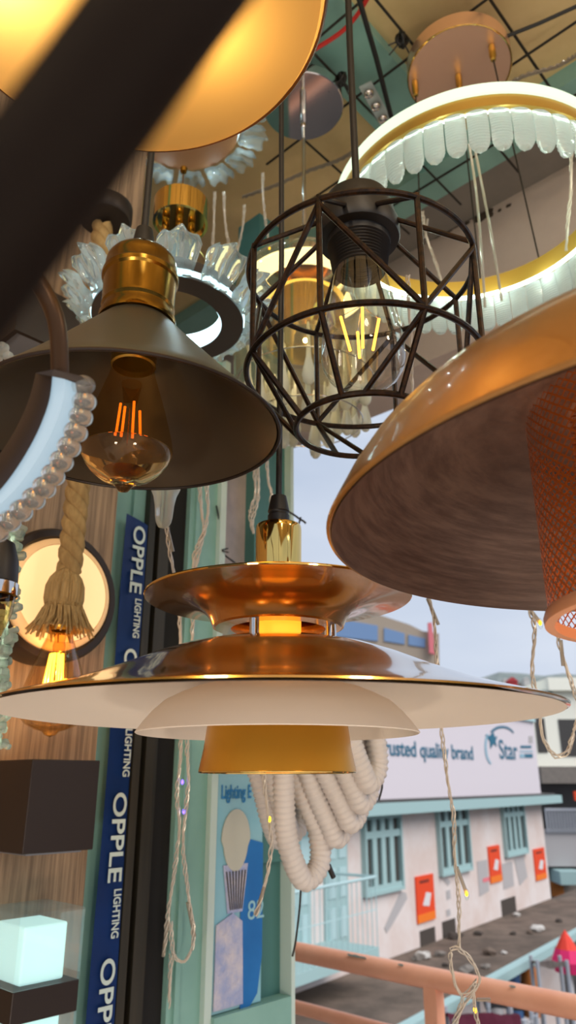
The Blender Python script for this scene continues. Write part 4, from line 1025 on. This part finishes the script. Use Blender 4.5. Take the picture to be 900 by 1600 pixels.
b = new(); fpoly(b, [(770, 1143), (773, 1152), (777, 1150), (774, 1158), (776, 1167), (771, 1162), (766, 1170), (765, 1158), (758, 1148), (765, 1150)], .055)
a1 = [(757+22*0+(-math.cos(R(a))*13)+14, 1164-math.sin(R(a))*26) for a in range(-60, 61, 8)]
outer = [(772-15*math.cos(R(a)), 1166-31*math.sin(R(a))) for a in range(-66, 41, 8)]; innr = [(774-14*math.cos(R(a)), 1166-30*math.sin(R(a))) for a in range(40, -67, -8)]
b2 = new(); fpoly(b2, outer+innr, .055); obj('logo_swoosh', b2, signlight, t)
outer = [(784-22*math.cos(R(a)), 1156-22*math.sin(R(a))) for a in range(35, 150, 8)]; innr = [(785-20*math.cos(R(a)), 1157-19.5*math.sin(R(a))) for a in range(146, 34, -8)]
b2 = new(); fpoly(b2, outer+innr, .055); obj('logo_swoosh', b2, signtext, t)
obj('logo_star', b, signtext, t)
for (x0, x1, y0, y1, m) in ((813, 830, 1165, 1169, signtext), (812, 832, 1173, 1175, signlight), (812, 819, 1178, 1184, signlight), (820, 832, 1178, 1184, signtext), (826, 832, 1150, 1161, greyprint)):
    b = new(); fpoly(b, [(x0, y0), (x1, y0), (x1, y1), (x0, y1)], .053); obj('sign_bar', b, m, t)
def fwin(px0, px1, pyt, pyb, cols):
    s0, s1, z0, z1 = frect(px0, px1, pyt, pyb); hh = z1-z0; ww = s1-s0
    b = new(); fbox(b, s0-.06, s1+.06, z0-.06, z0, 0, .1); fbox(b, s0-.06, s1+.06, z1, z1+.06, 0, .1); fbox(b, s0-.06, s0, z0, z1, 0, .1); fbox(b, s1, s1+.06, z0, z1, 0, .1)
    for k in range(1, cols): fbox(b, s0+ww*k/cols-.075, s0+ww*k/cols+.075, z0, z1, 0, .07)
    fbox(b, s0, s1, z1-hh*.27, z1-hh*.17, 0, .075); fbox(b, s0, s1, z0, z0+hh*.07, 0, .075)
    f = obj('window', b, aqua, t)
    b = new(); fbox(b, s0, s1, z0, z1, -.02, .02); obj('pane', b, paneldark, f)
fwin(567, 621, 1279, 1390, 4); fwin(684, 728, 1266, 1360, 4); fwin(785, 816, 1255, 1333, 4)
for x0, x1, y0, y1 in ((505, 540, 1285, 1478), (440, 482, 1300, 1490)):
    s0, s1, z0, z1 = frect(x0, x1, y0, y1); b = new(); fbox(b, s0, s1, z0, z1, 0, .05); d_ = obj('door', b, aqua, t)
    b = new()
    for k in range(2):
        for j in range(3): fbox(b, s0+(s1-s0)*(.1+.48*k), s0+(s1-s0)*(.42+.48*k), z0+(z1-z0)*(.06+.32*j), z0+(z1-z0)*(.3+.32*j), .05, .065)
    obj('door_panels', b, aquapale, d_)
for x0, x1, y0, y1 in ((649, 677, 1367, 1440), (763, 781, 1321, 1379), (834, 851, 1325, 1375)):
    s0, s1, z0, z1 = frect(x0, x1, y0, y1); hh = z1-z0
    b = new(); fbox(b, s0, s1, z0, z1, 0, .03); po = obj('poster', b, posterorange, t, label='orange poster')
    b = new(); fbox(b, s0, s1, z0, z0+hh*.18, .03, .034); obj('poster_foot', b, posteramber, po)
    sm, zm, ww = (s0+s1)/2+.05*(s1-s0), z0+hh*.46, (s1-s0)
    b = new(); prism(b, [FP(sm-.25*ww, zm-.1*hh, .031), FP(sm+.1*ww, zm-.15*hh, .031), FP(sm+.26*ww, zm+.12*hh, .031), FP(sm-.02*ww, zm+.17*hh, .031)], NF*.006); obj('poster_emblem', b, whitecloth, po)
    b = new(); fbox(b, s0+.2*ww, s0+.72*ww, z0+hh*.84, z0+hh*.9, .03, .036); obj('poster_print', b, brownprint, po)
for pts in ([(745, 1346), (761, 1343), (764, 1392), (749, 1401)], [(784, 1350), (800, 1346), (803, 1384), (787, 1390)], [(803, 1342), (818, 1337), (824, 1370), (812, 1384)], [(692, 1374), (698, 1372), (704, 1378), (700, 1384)], [(697, 1392), (703, 1390), (704, 1404), (698, 1406)], [(697, 1422), (703, 1420), (704, 1430), (698, 1432)], [(600, 1450), (626, 1392), (634, 1395), (636, 1404), (612, 1446), (604, 1458)]):
    b = new(); fpoly(b, pts, .004, .006); obj('faded_print', b, greyprint, t)
b = new(); fpoly(b, [(754, 1373), (764, 1370), (765, 1376), (755, 1379)], .011, .006); obj('red_print', b, pinksign, t)
for x0, x1, y0, y1 in ((656, 680, 1451, 1483), (691, 712, 1437, 1468), (783, 806, 1403, 1430)):
    s0, s1, z0, z1 = frect(x0, x1, y0, y1)
    b = new(); fbox(b, s0, s1, z0, z1, 0, .01); o = obj('vent_opening', b, darkvent, t)
    b = new(); fbox(b, s0-.04, s1+.04, z0-.05, z0, 0, .06); obj('vent_sill', b, greyprint, o)
# projecting balcony with wire rail on that building
s0, s1, zb_, z_ = frect(400, 592, 1470, 1486)
zB2 = fp(590, 1480, .9).z
sb1 = fs(fp(592, 1478, .9)); sb0 = -7
b = new(); fbox(b, sb0, sb1, zB2-.14, zB2, 0, .9); obj('balcony_slab', b, aqua, t)
b = new(); tube(b, [FP(sb0, zB2+.95, .88), FP(sb1, zB2+.95, .88), FP(sb1, zB2+.95, .02)], .022, 8)
br_ = obj('balcony_rail', b, aquapale, t)
b = new(); s = sb1-.05
for k in range(26): tube(b, [FP(sb1-.14*k, zB2, .88), FP(sb1-.14*k, zB2+.95, .88)], .008, 5)
tube(b, [FP(sb0, zB2+.5, .88), FP(sb1, zB2+.5, .88)], .008, 5); obj('balcony_bars', b, aquapale, br_)
# verandah roof slab below with pale blue edge
oE = (onz(752, 1526, ZLd)-fa).dot(NF); oE2 = (onz(890, 1452, ZLd)-fa).dot(NF)
t = thing('verandah_roof', 'dirty flat verandah roof slab with a pale blue edge below the white building', 'roof', FP(2, ZLd-.25))
ea, eb = onz(640, 1590, ZLd), onz(905, 1447, ZLd); ed = (eb-ea).normalized()
b = new(); prism(b, [Vector((q.x, q.y, ZLd-.22)) for q in (ea-ed*8, eb+ed*16, FP(24, 0, .01), FP(-9, 0, .01))], ZU*.215); obj('slab', b, dirt, t)
b = new(); nd = Vector((ed.y, -ed.x, 0)); a_, c_2 = ea-ed*8, eb+ed*16
b = new(); prism(b, [a_, c_2, c_2+nd*.13-ZU*.02, a_+nd*.13-ZU*.02], -ZU*.13); obj('edge', b, aqua, t)
rnd = random.Random(33)
for k in range(30):
    if k == 15: rnd.random()
    q = onz(rnd.uniform(640, 870), 0, ZLd) if False else onz(rnd.uniform(600, 890), rnd.uniform(1425, 1530), ZLd)
    if (q-fa).dot(NF) < .2 or (q-ea).dot(nd) > -.2: continue
    b = new(); s = rnd.uniform(.06, .16); ellipsoid(b, q+ZU*s*.3, s, s*rnd.uniform(.5, 1), s*.45, u=7, v=5)
    for v in b.verts: v.co += Vector((rnd.uniform(-1, 1), rnd.uniform(-1, 1), rnd.uniform(-1, 1)))*s*.15
    tag(obj('rubble', b, (dirt, concrete, darkvent, housem)[k % 4]), 'lump of rubble lying on the dirty verandah roof', 'rubble', 'rubble on the verandah roof')
# cream building at the right
YB = 30.0
yp = lambda px, py, Y=YB: onpl(px, py, Vector((0, Y, 0)), Vector((0, 1, 0)))
def ybox(bm, px0, px1, pyt, pyb, dy0, dy1, Y=YB):
    a, c = yp(px0, (pyt+pyb)/2, Y), yp(px1, (pyt+pyb)/2, Y); zt_ = yp((px0+px1)/2, pyt, Y).z; zb2 = yp((px0+px1)/2, pyb, Y).z
    return box(bm, ((a.x+c.x)/2, Y+(dy0+dy1)/2, (zt_+zb2)/2), c.x-a.x, dy1-dy0, zt_-zb2)
t = thing('cream_building', 'pale cream multi-storey building with a balcony beyond the white building', 'building', yp(880, 1440))
b = new(); ybox(b, 800, 1000, 1077, 1198, 0, 6); obj('upper_wall', b, creamb, t)
b = new(); ybox(b, 853, 1000, 1060, 1080, -.3, 5); obj('parapet', b, creamb, t)
b = new(); ybox(b, 838, 1000, 1198, 1224, -.6, 4); obj('balcony_soffit', b, concrete, t)
b = new(); ybox(b, 838, 1000, 1224, 1300, 1.2, 6); obj('recess', b, paneldark, t)
b = new(); ybox(b, 838, 1000, 1298, 1352, -.4, 5); obj('lower_wall', b, greyprint, t)
b = new(); ybox(b, 838, 1000, 1352, 1480, 0, 5); obj('ground_wall', b, concrete, t)
for x0, x1, y0, y1 in ((838, 853, 1122, 1176), (875, 905, 1124, 1182), (925, 950, 1124, 1182)):
    b = new(); ybox(b, x0, x1, y0, y1, -.03, .1); obj('window', b, paneldark, t)
b = new()
for k in range(4): ybox(b, 846, 863, 1081+6*k, 1083+6*k, -.05, .05)
obj('louvre', b, tealdark, t)
b = new()
for k in range(16): ybox(b, 847+4.6*k, 849+4.6*k, 1266, 1300, -.5, -.42)
ybox(b, 845, 925, 1262, 1266, -.52, -.4); obj('balcony_rail', b, railgrey, t)
b = new(); ybox(b, 887, 915, 1236, 1250, -.7, -.6); obj('sign', b, posterorange, t)
b = new(); ybox(b, 858, 893, 1356, 1376, -1.2, -.1); obj('awning', b, aqua, t)
b = new(); ybox(b, 860, 878, 1376, 1400, -.2, -.05); obj('doorway', b, orangepl, t)
# distant tan building with blue glazing
YD = 52.0
t = thing('tan_building', 'tan office block with blue window bands far behind the tiered pendant', 'building', yp(600, 1150, YD))
def dq(b, pts, th=4, off=0): return prism(b, [yp(x, y, YD)-Vector((0, off, 0)) for x, y in pts], Vector((0, th, 0)))
b = new(); dq(b, [(480, 938), (560, 950), (640, 976), (660, 986), (686, 990), (688, 1180), (480, 1180)]); obj('wall', b, tanb, t)
for pts in ([(500, 962), (590, 978), (590, 1002), (500, 992)], [(600, 981), (632, 990), (632, 1007), (600, 1002)], [(638, 992), (664, 998), (664, 1012), (638, 1008)], [(500, 1012), (664, 1046), (664, 1062), (500, 1036)]):
    b = new(); dq(b, pts, .1, .08); obj('window_band', b, bluegl, t)
b = new(); dq(b, [(667, 975), (673, 975), (678, 1024), (669, 1022)], .3, .5); obj('sign', b, pinksign, t)
# hills
b = new(); ridge = [(-600, 1120), (100, 1100), (420, 1104), (600, 1092), (690, 1074), (750, 1060), (780, 1050), (815, 1052), (850, 1056), (880, 1052), (930, 1058), (1100, 1080), (1500, 1120)]
top = [P(x, y, 420) for x, y in ridge]; top2 = [p+Vector((0, 160, -20)) for p in top]; mid = [P(x, (y+1215)/2, 330) for x, y in ridge]; lo = [Vector((p.x*.62, p.y*.62, -5)) for p in mid]
g4 = [[b.verts.new(p) for p in r_] for r_ in (lo, mid, top, top2)]
for r1, r2 in zip(g4, g4[1:]):
    for k in range(len(ridge)-1): b.faces.new((r1[k], r1[k+1], r2[k+1], r2[k]))
struct('ground_hills', b, hillm)
rnd = random.Random(5)
for k in range(18):
    x = 704+k*10.5+rnd.uniform(-2, 2); y = 1078-(k % 3)*7; d = 392-(k % 3)*10; q = P(x, y, d); b = new()
    w2, h2 = rnd.uniform(2.4, 3.3), rnd.uniform(2.2, 3.6); box(b, q-ZU*.3*h2, w2, 4, h2); prism(b, [q+Vector((-w2*.6, -2.2, h2*.2)), q+Vector((w2*.6, -2.2, h2*.2)), q+Vector((0, -2.2, h2*.55))], Vector((0, 4.4, 0)))
    hs = obj('hill_house', b, (housem, housem, concrete, housem)[k % 4]); tag(hs, 'tiny pale house among many on the far hillside', 'house', 'houses on the hillside')
b = new(); q = P(799, 1064, 345); box(b, q-ZU*2, 4.4, 4, 3); prism(b, [q+Vector((-2.8, -2.5, -.5)), q+Vector((2.8, -2.5, -.5)), q+Vector((0, -2.5, 1.6))], Vector((0, 5, 0)))
tag(obj('hill_house', b, roofred), 'red roofed house on the far hillside', 'house')
b = new(); box(b, (0, 160, -4.75), 900, 500, .3); struct('ground', b, asphalt)

# street stalls under the verandah edge
rnd = random.Random(3)
GZ0 = -4.6
def stall(name, label, px, py, d, w, m_top, m_goods):
    q = P(px, py, d); t = thing(name, label, 'stall', Vector((q.x, q.y, GZ0)), 'market stalls on the street')
    b = new(); gx = 8; vs = [[b.verts.new((q.x+w*(i/gx-.5), q.y+w*.7*(j/4-.5), q.z+.02*math.sin(i*1.3+j)+.05*w*(2-abs(j-2)))) for i in range(gx+1)] for j in range(5)]
    for j in range(4):
        for i in range(gx): b.faces.new((vs[j][i], vs[j][i+1], vs[j+1][i+1], vs[j+1][i]))
    bmesh.ops.solidify(b, geom=list(b.faces), thickness=.02); obj('canopy', b, m_top, t)
    for sx_ in (-.46, .46):
        for sy_ in (-.32, .32):
            b = new(); tube(b, [Vector((q.x+w*sx_, q.y+w*sy_, GZ0)), Vector((q.x+w*sx_, q.y+w*sy_, q.z+.1))], .03, 8); obj('post', b, railgrey, t)
    b = new(); box(b, (q.x, q.y, GZ0+.8), w*.9, w*.6, .06); obj('table', b, greycanvas, t)
    b = new(); box(b, (q.x, q.y, GZ0+.4), w*.88, w*.58, .7); obj('skirt', b, m_goods, t)
stall('market_stall', 'market stall under a grey canvas canopy beside the verandah edge', 858, 1508, 11.6, .5, greycanvas, maroon)
stall('market_stall', 'market stall under a black tarpaulin canopy behind the balcony railing', 806, 1566, 10.2, 1.0, tarpblack, bluedrum)
stall('market_stall', 'market stall under a maroon cloth canopy below the top railing bar', 756, 1598, 8.6, .85, maroon, tarpblack)
stall('market_stall', 'market stall under a white cloth canopy below the top railing bar', 818, 1598, 9.3, .3, whitecloth, maroon)
q = P(884, 1470, 12.5)
t = thing('market_umbrella', 'half folded red and pink market umbrella by the verandah edge', 'umbrella', Vector((q.x, q.y, GZ0)))
b = new(); lathe(b, [(0, .12), (.1, -.02), (.2, -.2), (.24, -.28)], q.x, q.y, 10, z0=q.z+.05); obj('canopy', b, redcloth, t)
b = new(); lathe(b, [(.22, -.16), (.3, -.34), (.26, -.5), (.12, -.52)], q.x+.03, q.y, 10, z0=q.z+.05); obj('valance', b, magenta, t)
b = new(); tube(b, [Vector((q.x, q.y, GZ0)), q+ZU*.1], .045, 8); obj('pole', b, whitecloth, t)
for nm, lb, px, py, d, m in (('plastic_drum', 'blue plastic drum beside the market stalls', 800, 1530, 13.2, bluedrum), ('plastic_drum', 'orange plastic drum beside the market stalls', 826, 1526, 13.2, orangepl), ('cloth_bundle', 'white cloth bundle on the street under the verandah edge', 770, 1540, 13.2, whitecloth)):
    q = P(px, py, d); b = new(); lathe(b, [(0, .18), (.12, .17), (.15, .1), (.14, 0), (.15, -.1), (.15, -.6), (.0, -.6)], q.x, q.y, 16, z0=q.z); tag(obj(nm, b, m, smooth=True), lb, 'drum' if 'drum' in nm else 'bundle')

# ================================================================== LIGHT
w = bpy.data.worlds.new('sky'); sc.world = w; w.use_nodes = True; nt = w.node_tree
bg = nt.nodes['Background']; tc = nt.nodes.new('ShaderNodeTexCoord'); nz = nt.nodes.new('ShaderNodeTexNoise'); mp = nt.nodes.new('ShaderNodeMapping')
mp.inputs['Scale'].default_value = (1, 1, 3.2); nz.inputs['Scale'].default_value = 1.8; nz.inputs['Detail'].default_value = 4
cr = nt.nodes.new('ShaderNodeValToRGB'); cr.color_ramp.elements[0].position = .35; cr.color_ramp.elements[1].position = .7
cr.color_ramp.elements[0].color = lin((184, 198, 220)); cr.color_ramp.elements[1].color = lin((216, 224, 238))
nt.links.new(tc.outputs['Generated'], mp.inputs['Vector']); nt.links.new(mp.outputs['Vector'], nz.inputs['Vector']); nt.links.new(nz.outputs['Fac'], cr.inputs['Fac']); nt.links.new(cr.outputs['Color'], bg.inputs['Color'])
bg.inputs['Strength'].default_value = .8
sl = bpy.data.lights.new('sun', 'SUN'); sl.energy = 2.2; sl.angle = R(50); sl.color = (1, .95, .9)
so = bpy.data.objects.new('sun', sl); COL.objects.link(so)
so.rotation_euler = Vector((.62, -.5, .75)).to_track_quat('Z', 'Y').to_euler()

for nm, p, e in (('fill_high', (-.9, -1.0, 2.75), 18), ('fill_high', (.6, -1.3, 2.8), 18), ('fill_high', (1.7, -.2, 2.8), 14), ('fill_high', (.2, -.5, 2.95), 8), ('fill_low', (.9, -.9, .8), 26), ('fill_low', (-.6, -.9, .9), 24)):  # unseen fill lights added behind the camera to brighten the shop
    light(nm, Vector(p), e, (255, 238, 216), .12)
sc.view_settings.view_transform = 'Standard'; sc.view_settings.look = 'None'; sc.view_settings.gamma = 1; sc.view_settings.exposure = .4
sc.view_settings.use_curve_mapping = False
cy = sc.cycles; cy.use_denoising = True; cy.max_bounces = 12; cy.transmission_bounces = 10; cy.transparent_max_bounces = 24; cy.glossy_bounces = 6; cy.diffuse_bounces = 4
cy.caustics_reflective = False; cy.caustics_refractive = False; cy.sample_clamp_indirect = 6
